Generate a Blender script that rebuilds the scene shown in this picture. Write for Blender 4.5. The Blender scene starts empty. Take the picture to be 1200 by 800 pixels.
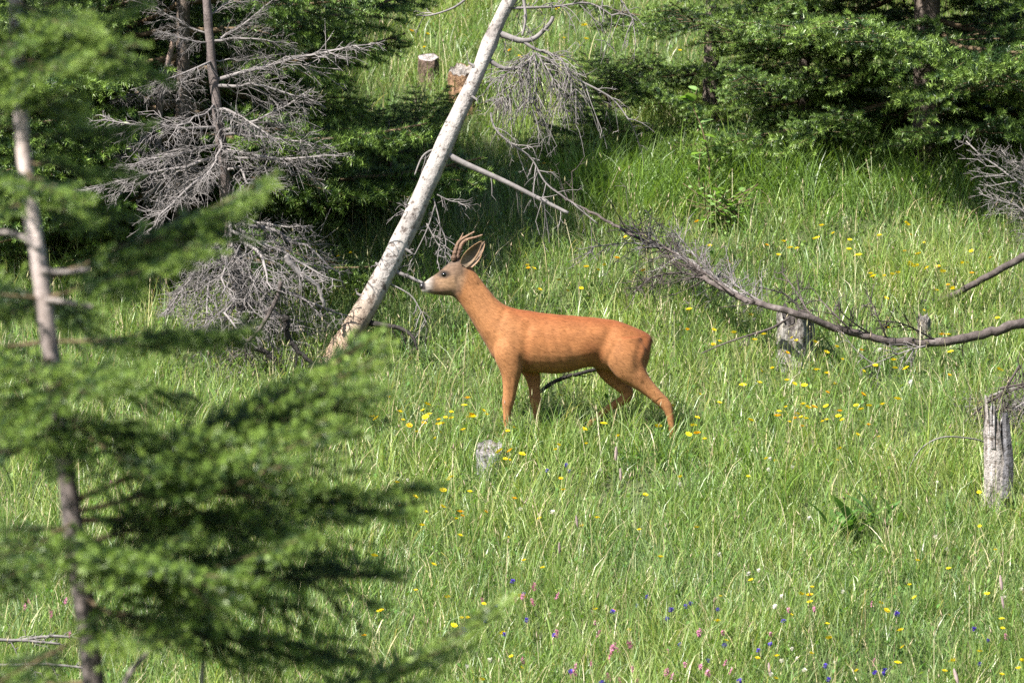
import bpy, math, random
import numpy as np
from mathutils import Vector, Matrix, Euler, noise

random.seed(7)
rng = np.random.default_rng(11)
R = math.radians

# ------------------------------------------------------------------ camera, sky, sun, exposure
scene = bpy.context.scene
scene.render.engine = 'CYCLES'
FPX = 6000.0                                   # focal length in pixels of a 1200 px wide frame
cam_data = bpy.data.cameras.new('camera')
cam_data.lens = 180.0
cam_data.sensor_width = 36.0
cam_data.clip_start = 0.5
cam_data.clip_end = 600.0
cam_data.dof.use_dof = True
cam_data.dof.focus_distance = 30.0
cam_data.dof.aperture_fstop = 5.6
camera = bpy.data.objects.new('camera', cam_data)
camera.location = (0, 0, 0)
camera.rotation_euler = (R(90), 0, 0)
scene.collection.objects.link(camera)
scene.camera = camera

SUN = Vector((-0.50, -0.43, 0.75)).normalized()  # direction towards the sun
world = bpy.data.worlds.new('World')
scene.world = world
world.use_nodes = True
wn = world.node_tree
sky = wn.nodes.new('ShaderNodeTexSky')
sky.sky_type = 'NISHITA'
sky.sun_disc = False
sky.sun_elevation = math.asin(SUN.z)
sky.sun_rotation = math.atan2(SUN.x, SUN.y)
wn.links.new(sky.outputs[0], wn.nodes['Background'].inputs[0])
wn.nodes['Background'].inputs[1].default_value = 0.06
sun_data = bpy.data.lights.new('sun', 'SUN')
sun_data.energy = 5.0
sun_data.angle = R(0.53)
sun_data.color = (1.0, 0.95, 0.87)
sun = bpy.data.objects.new('sun', sun_data)
sun.rotation_euler = (-SUN).to_track_quat('-Z', 'Y').to_euler()
sun.location = SUN * 60
scene.collection.objects.link(sun)
scene.view_settings.view_transform = 'Standard'
scene.view_settings.look = 'None'
scene.view_settings.exposure = 1.92
scene.view_settings.gamma = 1.0
scene.view_settings.use_curve_mapping = False
cy = scene.cycles
cy.max_bounces = 4
cy.diffuse_bounces = 2
cy.glossy_bounces = 1
cy.transmission_bounces = 2
cy.transparent_max_bounces = 8
cy.caustics_reflective = False
cy.caustics_refractive = False
cy.use_denoising = False
C = scene.collection

# ------------------------------------------------------------------ helpers
def tag(o, label=None, cat=None, group=None, kind=None):
    if label: o['label'] = label
    if cat: o['category'] = cat
    if group: o['group'] = group
    if kind: o['kind'] = kind
    return o

def empty(name, loc, label=None, cat=None, group=None):
    o = bpy.data.objects.new(name, None)
    o.empty_display_size = 0.1
    o.location = loc
    C.objects.link(o)
    return tag(o, label, cat, group)

def link(name, mesh, parent=None, loc=None, rot=None):
    o = bpy.data.objects.new(name, mesh)
    C.objects.link(o)
    if loc is not None: o.location = loc
    if rot is not None: o.rotation_euler = rot
    if parent is not None: o.parent = parent
    return o

class MB:
    """collects vertices, faces, per-vertex colour and material index for one mesh"""
    def __init__(self):
        self.v = []; self.f = []; self.m = []; self.c = []; self.n = 0
    def add(self, verts, faces, col=(1, 1, 1), mat=0):
        verts = np.asarray(verts, float)
        k = len(verts)
        self.v.append(verts)
        for f in faces:
            self.f.append(tuple(int(i) + self.n for i in f)); self.m.append(mat)
        col = np.asarray(col, float)
        self.c.append(np.broadcast_to(col, (k, 3)) if col.ndim == 1 else col)
        self.n += k
    def tube(self, pts, rad, sides=5, col=(1, 1, 1), mat=0, cap=True):
        pts = np.asarray(pts, float); k = len(pts)
        rad = np.broadcast_to(np.asarray(rad, float), (k,)) if np.ndim(rad) == 0 else np.asarray(rad, float)
        tan = np.gradient(pts, axis=0)
        tan /= np.linalg.norm(tan, axis=1)[:, None] + 1e-9
        ref = np.array([0, 0, 1.0]) if abs(tan[0][2]) < 0.9 else np.array([1.0, 0, 0])
        ang = np.linspace(0, 2 * math.pi, sides, endpoint=False)
        vs = np.empty((k, sides, 3))
        a = np.cross(tan, ref); a /= np.linalg.norm(a, axis=1)[:, None] + 1e-9
        b = np.cross(tan, a)
        vs = pts[:, None, :] + rad[:, None, None] * (np.cos(ang)[None, :, None] * a[:, None, :] + np.sin(ang)[None, :, None] * b[:, None, :])
        fs = []
        for i in range(k - 1):
            for j in range(sides):
                j2 = (j + 1) % sides
                fs.append((i * sides + j, i * sides + j2, (i + 1) * sides + j2, (i + 1) * sides + j))
        if cap:
            fs.append(tuple(range(sides))[::-1]); fs.append(tuple((k - 1) * sides + j for j in range(sides)))
        col = np.asarray(col, float)
        if col.ndim == 2: col = np.repeat(col, sides, axis=0)
        self.add(vs.reshape(-1, 3), fs, col, mat)
    def mesh(self, name, mats, smooth=True):
        me = bpy.data.meshes.new(name)
        v = np.concatenate(self.v) if self.v else np.zeros((0, 3))
        me.from_pydata(v.tolist(), [], self.f)
        for m in mats: me.materials.append(m)
        me.polygons.foreach_set('material_index', np.array(self.m, np.int32))
        me.polygons.foreach_set('use_smooth', np.full(len(self.f), smooth))
        ca = me.color_attributes.new('col', 'FLOAT_COLOR', 'POINT')
        c4 = np.ones((len(v), 4), np.float32); c4[:, :3] = np.concatenate(self.c)
        ca.data.foreach_set('color', c4.ravel())
        me.update()
        return me

def nz(x, y, z=0.0):
    return noise.noise(Vector((x, y, z)))

SLOPE = 0.36
def gz(x, y):
    """height of the ground: a gentle flat below, a meadow bank rising at about 20 degrees"""
    p = -0.58 + SLOPE * (y - 30.0)
    f = -2.3
    d = p - f
    s = f + 0.5 * (d + math.sqrt(d * d + 0.05))
    if y > 60: s -= 0.22 * (y - 60)
    w = 0.07 * nz(x * 0.55, y * 0.45, 3.1) + 0.035 * nz(x * 1.7, y * 1.5, 8.2)
    w *= min(1.0, abs(y - 30.0) * 0.5 + abs(x - 0.2) * 0.4 + 0.25)
    return s + w

def at(px, py, Y):
    return Vector(((px - 600) / FPX * Y, Y, (400 - py) / FPX * Y))

def hit(px, py, h=0.0):
    """point on the ground whose point h above it is seen in the direction of the pixel"""
    s = (400 - py) / FPX
    Y = (0.58 - h + SLOPE * 30) / (SLOPE - s)
    for _ in range(12):
        x = (px - 600) / FPX * Y
        Y += (s * Y - gz(x, Y) - h) / (SLOPE - s)
    return Vector(((px - 600) / FPX * Y, Y, gz((px - 600) / FPX * Y, Y)))

def raw_mesh(name, verts, tris, quads, cols, mats, smooth=True):
    """mesh from numpy arrays: triangles and quads, one colour per vertex"""
    me = bpy.data.meshes.new(name)
    nt_, nq = len(tris), len(quads)
    me.vertices.add(len(verts)); me.vertices.foreach_set('co', np.asarray(verts, np.float32).ravel())
    loops = np.concatenate([np.asarray(tris, np.int32).ravel(), np.asarray(quads, np.int32).ravel()])
    me.loops.add(len(loops)); me.loops.foreach_set('vertex_index', loops)
    me.polygons.add(nt_ + nq)
    start = np.concatenate([np.arange(nt_) * 3, nt_ * 3 + np.arange(nq) * 4]).astype(np.int32)
    me.polygons.foreach_set('loop_start', start)
    me.polygons.foreach_set('use_smooth', np.full(nt_ + nq, smooth))
    for m in mats: me.materials.append(m)
    ca = me.color_attributes.new('col', 'FLOAT_COLOR', 'POINT')
    c4 = np.ones((len(verts), 4), np.float32); c4[:, :3] = cols
    ca.data.foreach_set('color', c4.ravel())
    me.update(calc_edges=True)
    return me

# ------------------------------------------------------------------ materials
def new_mat(name):
    m = bpy.data.materials.new(name); m.use_nodes = True
    nt = m.node_tree; nt.nodes.clear()
    out = nt.nodes.new('ShaderNodeOutputMaterial')
    return m, nt, out

def node(nt, kind, **kw):
    n = nt.nodes.new(kind)
    for k, v in kw.items():
        if k.startswith('i_'):
            n.inputs[k[2:].replace('_', ' ')].default_value = v
        else: setattr(n, k, v)
    return n

def vcol(nt):
    return node(nt, 'ShaderNodeVertexColor', layer_name='col').outputs[0]

def mult(nt, a, b, fac=1.0):
    n = node(nt, 'ShaderNodeMix', data_type='RGBA', blend_type='MULTIPLY')
    n.inputs[0].default_value = fac
    nt.links.new(a, n.inputs[6]); nt.links.new(b, n.inputs[7])
    return n.outputs[2]

def ramp(nt, fac, stops):
    r = node(nt, 'ShaderNodeValToRGB')
    e = r.color_ramp.elements
    while len(e) < len(stops): e.new(0.5)
    for el, (p, c) in zip(e, stops):
        el.position = p; el.color = (*c, 1) if len(c) == 3 else c
    nt.links.new(fac, r.inputs[0])
    return r.outputs[0]

def leaf_mat(name, trans=0.35, rough=0.5, spec=0.35, instancer=False, tint_lo=(0.8, 0.8, 0.8), tint_hi=(1.2, 1.2, 1.2), trans_tint=(1.3, 1.35, 0.55)):
    m, nt, out = new_mat(name)
    col = vcol(nt)
    if instancer:
        at_ = node(nt, 'ShaderNodeAttribute', attribute_type='INSTANCER', attribute_name='tint')
        fac = at_.outputs['Fac']
    else:
        oi = node(nt, 'ShaderNodeObjectInfo'); fac = oi.outputs['Random']
    col = mult(nt, col, ramp(nt, fac, [(0, tint_lo), (1, tint_hi)]))
    p = node(nt, 'ShaderNodeBsdfPrincipled', i_Roughness=rough)
    p.inputs['Specular IOR Level'].default_value = spec
    nt.links.new(col, p.inputs['Base Color'])
    t = node(nt, 'ShaderNodeBsdfTranslucent')
    rgb = node(nt, 'ShaderNodeRGB'); rgb.outputs[0].default_value = (*trans_tint, 1)
    nt.links.new(mult(nt, col, rgb.outputs[0]), t.inputs[0])
    mx = node(nt, 'ShaderNodeMixShader'); mx.inputs[0].default_value = trans
    nt.links.new(p.outputs[0], mx.inputs[1]); nt.links.new(t.outputs[0], mx.inputs[2])
    nt.links.new(mx.outputs[0], out.inputs[0])
    return m

def wood_mat(name, stops, scale=(14, 14, 3), rough=0.85, bump=0.35, fleck=None, fleck_scale=60.0, detail_scale=40.0):
    """weathered wood or bark: vertex colour times a stretched noise, optional dark flecks"""
    m, nt, out = new_mat(name)
    tc = node(nt, 'ShaderNodeTexCoord')
    mp = node(nt, 'ShaderNodeMapping'); mp.inputs['Scale'].default_value = scale
    nt.links.new(tc.outputs['Object'], mp.inputs[0])
    n1 = node(nt, 'ShaderNodeTexNoise', i_Scale=1.0, i_Detail=6.0, i_Roughness=0.65)
    nt.links.new(mp.outputs[0], n1.inputs['Vector'])
    col = ramp(nt, n1.outputs[0], stops)
    col = mult(nt, col, vcol(nt))
    n2 = node(nt, 'ShaderNodeTexNoise', i_Scale=detail_scale, i_Detail=4.0, i_Roughness=0.7)
    nt.links.new(tc.outputs['Object'], n2.inputs['Vector'])
    if fleck:
        fr = ramp(nt, n2.outputs[0], fleck)
        col = mult(nt, col, fr)
    p = node(nt, 'ShaderNodeBsdfPrincipled', i_Roughness=rough)
    p.inputs['Specular IOR Level'].default_value = 0.2
    nt.links.new(col, p.inputs['Base Color'])
    b = node(nt, 'ShaderNodeBump', i_Strength=bump, i_Distance=0.02)
    ad = node(nt, 'ShaderNodeMath', operation='ADD')
    nt.links.new(n1.outputs[0], ad.inputs[0]); nt.links.new(n2.outputs[0], ad.inputs[1])
    nt.links.new(ad.outputs[0], b.inputs['Height']); nt.links.new(b.outputs[0], p.inputs['Normal'])
    nt.links.new(p.outputs[0], out.inputs[0])
    return m

def plain_mat(name, col, rough=0.6, spec=0.3, use_vcol=False, jitter=0.0):
    m, nt, out = new_mat(name)
    p = node(nt, 'ShaderNodeBsdfPrincipled', i_Roughness=rough)
    p.inputs['Specular IOR Level'].default_value = spec
    n1 = node(nt, 'ShaderNodeTexNoise', i_Scale=35.0, i_Detail=3.0)
    tc = node(nt, 'ShaderNodeTexCoord'); nt.links.new(tc.outputs['Object'], n1.inputs['Vector'])
    c = ramp(nt, n1.outputs[0], [(0.3, tuple(x * (1 - jitter) for x in col)), (0.7, tuple(min(1, x * (1 + jitter)) for x in col))])
    if use_vcol: c = mult(nt, c, vcol(nt))
    nt.links.new(c, p.inputs['Base Color'])
    nt.links.new(p.outputs[0], out.inputs[0])
    return m

M = {}
M['grass'] = leaf_mat('meadow_grass_blades', 0.36, 0.40, 0.45, False, (1, 1, 1), (1, 1, 1))
M['needles'] = leaf_mat('spruce_needles', 0.12, 0.42, 0.4, False, (0.8, 0.85, 0.85), (1.2, 1.15, 1.1))
M['leaf'] = leaf_mat('broad_leaves', 0.35, 0.4, 0.4, False)
M['petal'] = leaf_mat('petals', 0.35, 0.6, 0.2, False, (0.85, 0.85, 0.85), (1.15, 1.15, 1.15), (1.1, 1.1, 1.0))
M['dead_wood'] = wood_mat('grey_dead_twigs', [(0.3, (0.085, 0.076, 0.074)), (0.7, (0.19, 0.174, 0.17))], (9, 9, 9), 0.8, 0.2)
M['birchy'] = wood_mat('silver_dead_bark', [(0.34, (0.12, 0.108, 0.102)), (0.46, (0.23, 0.213, 0.203)), (0.7, (0.315, 0.296, 0.282))], (9, 9, 6), 0.8, 0.6,
                       fleck=[(0.37, (0.35, 0.31, 0.29)), (0.45, (1, 1, 1))], detail_scale=24.0)
M['bark'] = wood_mat('spruce_bark', [(0.3, (0.05, 0.038, 0.03)), (0.7, (0.16, 0.13, 0.11))], (18, 18, 6), 0.9, 0.8)
M['pale_bark'] = wood_mat('pale_young_bark', [(0.3, (0.10, 0.083, 0.075)), (0.7, (0.30, 0.265, 0.25))], (10, 10, 7), 0.9, 0.4)
M['twig_bark'] = wood_mat('live_twig_bark', [(0.3, (0.06, 0.042, 0.025)), (0.7, (0.14, 0.10, 0.06))], (14, 14, 14), 0.9, 0.2)
M['brown_wood'] = wood_mat('dark_fallen_wood', [(0.3, (0.03, 0.024, 0.022)), (0.55, (0.07, 0.057, 0.053)), (0.75, (0.14, 0.122, 0.117))], (16, 16, 16), 0.85, 0.5)
M['dark_wood'] = wood_mat('blackened_wood', [(0.3, (0.009, 0.008, 0.007)), (0.7, (0.032, 0.027, 0.025))], (20, 20, 20), 0.8, 0.4)
M['stump'] = wood_mat('weathered_stump', [(0.32, (0.05, 0.045, 0.042)), (0.46, (0.12, 0.112, 0.106)), (0.60, (0.185, 0.175, 0.168)), (0.72, (0.26, 0.25, 0.243))], (38, 38, 5), 0.85, 1.0,
                      fleck=[(0.38, (0.35, 0.32, 0.28)), (0.5, (1, 1, 1))], detail_scale=30.0)

# ------------------------------------------------------------------ ground
def build_ground():
    xs = np.unique(np.concatenate([np.linspace(-90, -7, 24), np.linspace(-7, 7, 71), np.linspace(7, 90, 24)]))
    ys = np.unique(np.concatenate([np.linspace(-30, 22, 24), np.linspace(22, 44, 111), np.linspace(44, 200, 40)]))
    v = [(x, y, gz(x, y)) for y in ys for x in xs]
    nx = len(xs)
    f = [(j * nx + i, j * nx + i + 1, (j + 1) * nx + i + 1, (j + 1) * nx + i) for j in range(len(ys) - 1) for i in range(nx - 1)]
    me = bpy.data.meshes.new('ground'); me.from_pydata(v, [], f)
    me.polygons.foreach_set('use_smooth', np.ones(len(f), bool))
    m, nt, out = new_mat('meadow_soil')
    tc = node(nt, 'ShaderNodeTexCoord')
    n1 = node(nt, 'ShaderNodeTexNoise', i_Scale=9.0, i_Detail=8.0, i_Roughness=0.7)
    nt.links.new(tc.outputs['Object'], n1.inputs['Vector'])
    c = ramp(nt, n1.outputs[0], [(0.3, (0.022, 0.028, 0.009)), (0.5, (0.045, 0.065, 0.016)), (0.7, (0.075, 0.075, 0.03))])
    p = node(nt, 'ShaderNodeBsdfPrincipled', i_Roughness=0.95)
    nt.links.new(c, p.inputs['Base Color'])
    b = node(nt, 'ShaderNodeBump', i_Strength=0.8, i_Distance=0.05)
    nt.links.new(n1.outputs[0], b.inputs['Height']); nt.links.new(b.outputs[0], p.inputs['Normal'])
    nt.links.new(p.outputs[0], out.inputs[0])
    me.materials.append(m)
    o = link('ground', me)
    tag(o, 'grassy meadow bank sloping up towards the spruces', 'ground', kind='structure')
build_ground()

# ------------------------------------------------------------------ grass: real blades, gathered in tufts
GREENS = np.array([(0.130, 0.202, 0.038), (0.182, 0.242, 0.054), (0.095, 0.166, 0.040), (0.160, 0.218, 0.064), (0.215, 0.250, 0.085)])
STRAW = np.array([(0.46, 0.40, 0.22), (0.38, 0.32, 0.19), (0.52, 0.47, 0.30)])

def gz_many(x, y):
    return np.array([gz(float(a), float(b)) for a, b in zip(x, y)])

def noise_many(x, y, z):
    return np.array([nz(float(a), float(b), z) for a, b in zip(x, y)])

def blade_arrays(base, L, W, az, lean, bend, tw, col, segs=3):
    """vertices and faces of many bent tapering blades"""
    n = len(L)
    d = np.stack([np.cos(az), np.sin(az), np.zeros(n)], 1)
    side = np.stack([np.cos(tw), np.sin(tw), np.zeros(n)], 1)
    up = np.array([0, 0, 1.0])
    V = np.empty((n, 2 * segs + 1, 3)); p = base.copy(); ang = lean.copy()
    for s in range(segs):
        w = (W * (1 - 0.7 * (s / segs) ** 1.4) * 0.5)[:, None]
        V[:, 2 * s] = p - side * w; V[:, 2 * s + 1] = p + side * w
        p = p + (L / segs)[:, None] * (d * np.sin(ang)[:, None] + up * np.cos(ang)[:, None])
        ang = ang + bend / segs * (0.7 + s * 0.5)
    V[:, 2 * segs] = p
    o = (np.arange(n) * (2 * segs + 1))[:, None]
    q = np.concatenate([o + np.array([2 * i, 2 * i + 1, 2 * i + 3, 2 * i + 2])[None] for i in range(segs - 1)])
    t = o + np.array([2 * segs - 2, 2 * segs - 1, 2 * segs])[None]
    return V.reshape(-1, 3), t, q, np.repeat(col, 2 * segs + 1, axis=0)

def join(parts):
    V, T, Q, K = [], [], [], []; n = 0
    for v, t, q, k in parts:
        V.append(v); T.append(t + n); Q.append(q + n); K.append(k); n += len(v)
    return np.concatenate(V), np.concatenate(T), np.concatenate(Q), np.concatenate(K)

def culm_arrays(base, L, az, k, col, hcol, hl, hw):
    """thin stalk (crossed strips) with a spindle seed head"""
    n = len(L); d = np.stack([np.cos(az), np.sin(az), np.zeros(n)], 1); up = np.array([0, 0, 1.0])
    parts = []
    def pos(t): return base + (t * L)[:, None] * up + (k * L * t ** 2)[:, None] * d
    side = np.stack([np.cos(az + 1.2), np.sin(az + 1.2), np.zeros(n)], 1)
    V = np.empty((n, 6, 3))
    for i, t in enumerate((0.0, 0.55, 1.0)):
        V[:, 2 * i] = pos(t) - side * 0.0014; V[:, 2 * i + 1] = pos(t) + side * 0.0014
    o = (np.arange(n) * 6)[:, None]
    parts.append((V.reshape(-1, 3), np.zeros((0, 3), int), np.concatenate([o + np.array([0, 1, 3, 2])[None], o + np.array([2, 3, 5, 4])[None]]), np.repeat(col, 6, axis=0)))
    tip = pos(1.0); dr = pos(1.0) - pos(0.9); dr /= np.linalg.norm(dr, axis=1)[:, None]
    a = np.cross(dr, [1.0, 0, 0]); a /= np.linalg.norm(a, axis=1)[:, None]; b = np.cross(dr, a)
    H = np.empty((n, 5, 3)); H[:, 0] = tip - dr * 0.004; mid = tip + dr * (hl * 0.4)[:, None]
    for j in range(3):
        an = j * 2.094
        H[:, 1 + j] = mid + (a * math.cos(an) + b * math.sin(an)) * hw[:, None]
    H[:, 4] = tip + dr * hl[:, None]
    o = (np.arange(n) * 5)[:, None]
    T = np.concatenate([o + np.array(f)[None] for f in ((0, 1, 2), (0, 2, 3), (0, 3, 1), (4, 2, 1), (4, 3, 2), (4, 1, 3))])
    parts.append((H.reshape(-1, 3), T, np.zeros((0, 4), int), np.repeat(hcol, 5, axis=0)))
    return join(parts)

SHORT = [(-0.05, 29.70, 0.45, 1.25), (0.45, 29.72, 0.5, 1.25), (0.85, 29.70, 0.4, 1.25)]
def field(n, y0=25.0, y1=41.0, margin=0.9):
    y = rng.uniform(y0, y1, n * 2); x = rng.uniform(-1, 1, n * 2) * 5.2
    keep = np.abs(x) < y * 0.1 + margin
    return x[keep][:n], y[keep][:n]

def build_grass():
    # tufts
    tx, ty = field(31000); ex, ey = field(5500, 25.0, 28.8); tx, ty = np.concatenate([tx, ex]), np.concatenate([ty, ey]); NT = len(tx)
    big = noise_many(tx * 0.8, ty * 0.6, 1.0); mid = noise_many(tx * 2.3, ty * 1.8, 5.0)
    th = 1.0 + 0.45 * mid + 0.25 * big + rng.normal(0, 0.12, NT)
    for sx, sy, sr, sf in SHORT:
        d = np.clip(np.hypot(tx - sx, ty - sy) / sr, 0, 1); th *= sf + (1 - sf) * d * d
    tint = 0.5 + 0.6 * big + 0.35 * mid + rng.normal(0, 0.18, NT)
    wide = rng.uniform(0, 1, NT) < 0.25 + 0.5 * np.clip(big, 0, 1)
    laz = rng.uniform(0, 6.283, NT)
    nb = np.where(wide, rng.integers(5, 9, NT), rng.integers(7, 13, NT))
    id_ = np.repeat(np.arange(NT), nb); n = len(id_)
    r = np.abs(rng.normal(0, 0.045, n)); a = rng.uniform(0, 6.283, n)
    bx, by = tx[id_] + r * np.cos(a), ty[id_] + r * np.sin(a)
    z = gz_many(tx, ty)[id_] + SLOPE * (by - ty[id_]) - 0.02
    w = wide[id_]
    L = np.where(w, rng.uniform(0.13, 0.33, n), rng.uniform(0.10, 0.28, n)) * np.clip(th[id_], 0.45, 1.7)
    W = np.where(w, rng.uniform(0.0048, 0.009, n), rng.uniform(0.003, 0.0055, n))
    az = np.where(rng.uniform(0, 1, n) < 0.35, laz[id_] + rng.normal(0, 0.5, n), a + rng.normal(0, 0.7, n))
    lean = np.abs(rng.normal(0, 0.25, n)) + 0.04
    bend = np.where(w, 1.3, 0.9) * rng.uniform(0.2, 1.6, n)
    tw = rng.uniform(0, 6.283, n)
    g = GREENS[rng.integers(0, len(GREENS), n)]
    tv = np.clip(tint[id_], 0, 1)[:, None]
    g = g * ((1 - tv) * np.array([0.70, 0.84, 1.05]) + tv * np.array([1.22, 1.18, 1.12])) * rng.uniform(0.75, 1.3, n)[:, None]
    st = rng.uniform(0, 1, n) < 0.08
    g[st] = STRAW[rng.integers(0, 3, st.sum())] * rng.uniform(0.7, 1.1, st.sum())[:, None]
    parts = [blade_arrays(np.stack([bx, by, z], 1), L, W, az, lean, bend, tw, g, 3)]
    # small herb leaves low among the blades
    NH = 60000
    hx, hy = field(NH); NH = len(hx)
    hz = gz_many(hx, hy) + rng.uniform(0.02, 0.15, NH)
    hl = rng.uniform(0.02, 0.045, NH); hw = hl * rng.uniform(0.35, 0.6, NH)
    ha = rng.uniform(0, 6.283, NH); ht = rng.uniform(-0.3, 0.9, NH)
    d = np.stack([np.cos(ha) * np.cos(ht), np.sin(ha) * np.cos(ht), np.sin(ht)], 1)
    s = np.cross(d, [0, 0, 1.0]); s /= np.linalg.norm(s, axis=1)[:, None]; u = np.cross(s, d)
    c = np.stack([hx, hy, hz], 1)
    V = np.stack([c, c + d * (hl * 0.5)[:, None] + s * (hw * 0.5)[:, None] + u * 0.003, c + d * hl[:, None], c + d * (hl * 0.5)[:, None] - s * (hw * 0.5)[:, None] + u * 0.003], 1)
    o = (np.arange(NH) * 4)[:, None]
    hc = np.array([(0.07, 0.155, 0.03), (0.10, 0.18, 0.035), (0.14, 0.21, 0.055)])[rng.integers(0, 3, NH)] * rng.uniform(0.8, 1.25, NH)[:, None]
    parts.append((V.reshape(-1, 3), np.zeros((0, 3), int), o + np.arange(4)[None], np.repeat(hc, 4, axis=0)))
    # green flowering stalks
    x, y = field(1500); n = len(x)
    parts.append(culm_arrays(np.stack([x, y, gz_many(x, y)], 1), rng.uniform(0.24, 0.44, n), rng.uniform(0, 6.28, n), rng.uniform(0, 0.3, n),
                             np.tile((0.17, 0.21, 0.07), (n, 1)), np.tile((0.27, 0.26, 0.13), (n, 1)) * rng.uniform(0.7, 1.2, n)[:, None], rng.uniform(0.03, 0.07, n), rng.uniform(0.003, 0.005, n)))
    o = link('meadow_grass', raw_mesh('meadow_grass', *join(parts), [M['grass']]))
    tag(o, 'fresh green meadow grass and small herbs covering the whole bank', 'grass', kind='stuff')
    # tall rank grass along the foot of the right hand spruces, some clumps in the meadow
    cs = []
    for i in range(900):
        h = hit(rng.uniform(655, 1235), 228 + rng.normal(0, 15)); cs.append((h.x, h.y, rng.uniform(0.7, 1.05)))
    for i in range(110):
        cs.append((rng.uniform(-0.8, 3.4), rng.uniform(26.0, 33.0), rng.uniform(0.55, 0.8)))
    for i in range(60):
        h = hit(rng.uniform(780, 930), 590 + rng.normal(0, 40)); cs.append((h.x, h.y, rng.uniform(0.5, 0.75)))
    for i in range(34):
        cs.append((rng.uniform(-0.2, 1.05), rng.uniform(29.5, 29.86), rng.uniform(0.45, 0.68)))
    cs = np.array(cs); NT = len(cs); nb = rng.integers(8, 16, NT); id_ = np.repeat(np.arange(NT), nb); n = len(id_)
    a = rng.uniform(0, 6.28, n); r = np.abs(rng.normal(0, 0.06, n))
    bx, by = cs[id_, 0] + r * np.cos(a), cs[id_, 1] + r * np.sin(a)
    z = gz_many(bx, by) - 0.02
    g = np.array([(0.105, 0.185, 0.033), (0.145, 0.225, 0.042), (0.12, 0.19, 0.06)])[rng.integers(0, 3, NT)][id_] * rng.uniform(0.75, 1.3, n)[:, None]
    A = blade_arrays(np.stack([bx, by, z], 1), rng.uniform(0.28, 0.56, n) * cs[id_, 2], rng.uniform(0.005, 0.010, n), a + rng.normal(0, 0.9, n) + 0.0,
                     np.abs(rng.normal(0, 0.22, n)) + 0.03, rng.uniform(0.2, 1.5, n), rng.uniform(0, 6.28, n), g, 5)
    o = link('tall_grass', raw_mesh('tall_grass', *A, [M['grass']]))
    tag(o, 'long dark green grass along the foot of the spruces and in clumps', 'grass', kind='stuff')
    # dry stalks with seed heads, bleached bent blades
    x, y = field(1500); n = len(x)
    P = [culm_arrays(np.stack([x, y, gz_many(x, y)], 1), rng.uniform(0.2, 0.40, n), rng.uniform(0, 6.28, n), rng.uniform(0, 0.45, n),
                     STRAW[rng.integers(0, 3, n)] * 0.9, np.array([(0.38, 0.30, 0.22), (0.42, 0.36, 0.24), (0.30, 0.22, 0.17)])[rng.integers(0, 3, n)], rng.uniform(0.02, 0.06, n), rng.uniform(0.0025, 0.0045, n))]
    x, y = field(2600); n = len(x)
    P.append(blade_arrays(np.stack([x, y, gz_many(x, y)], 1), rng.uniform(0.18, 0.42, n), rng.uniform(0.004, 0.008, n), rng.uniform(0, 6.28, n), np.abs(rng.normal(0, 0.4, n)),
                          rng.uniform(0.2, 2.4, n), rng.uniform(0, 6.28, n), STRAW[rng.integers(0, 3, n)] * rng.uniform(0.7, 1.1, n)[:, None], 5))
    o = link('dry_grass', raw_mesh('dry_grass', *join(P), [M['grass']]))
    tag(o, 'straw coloured dry grass stalks scattered through the green meadow', 'grass', kind='stuff')
build_grass()
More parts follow.
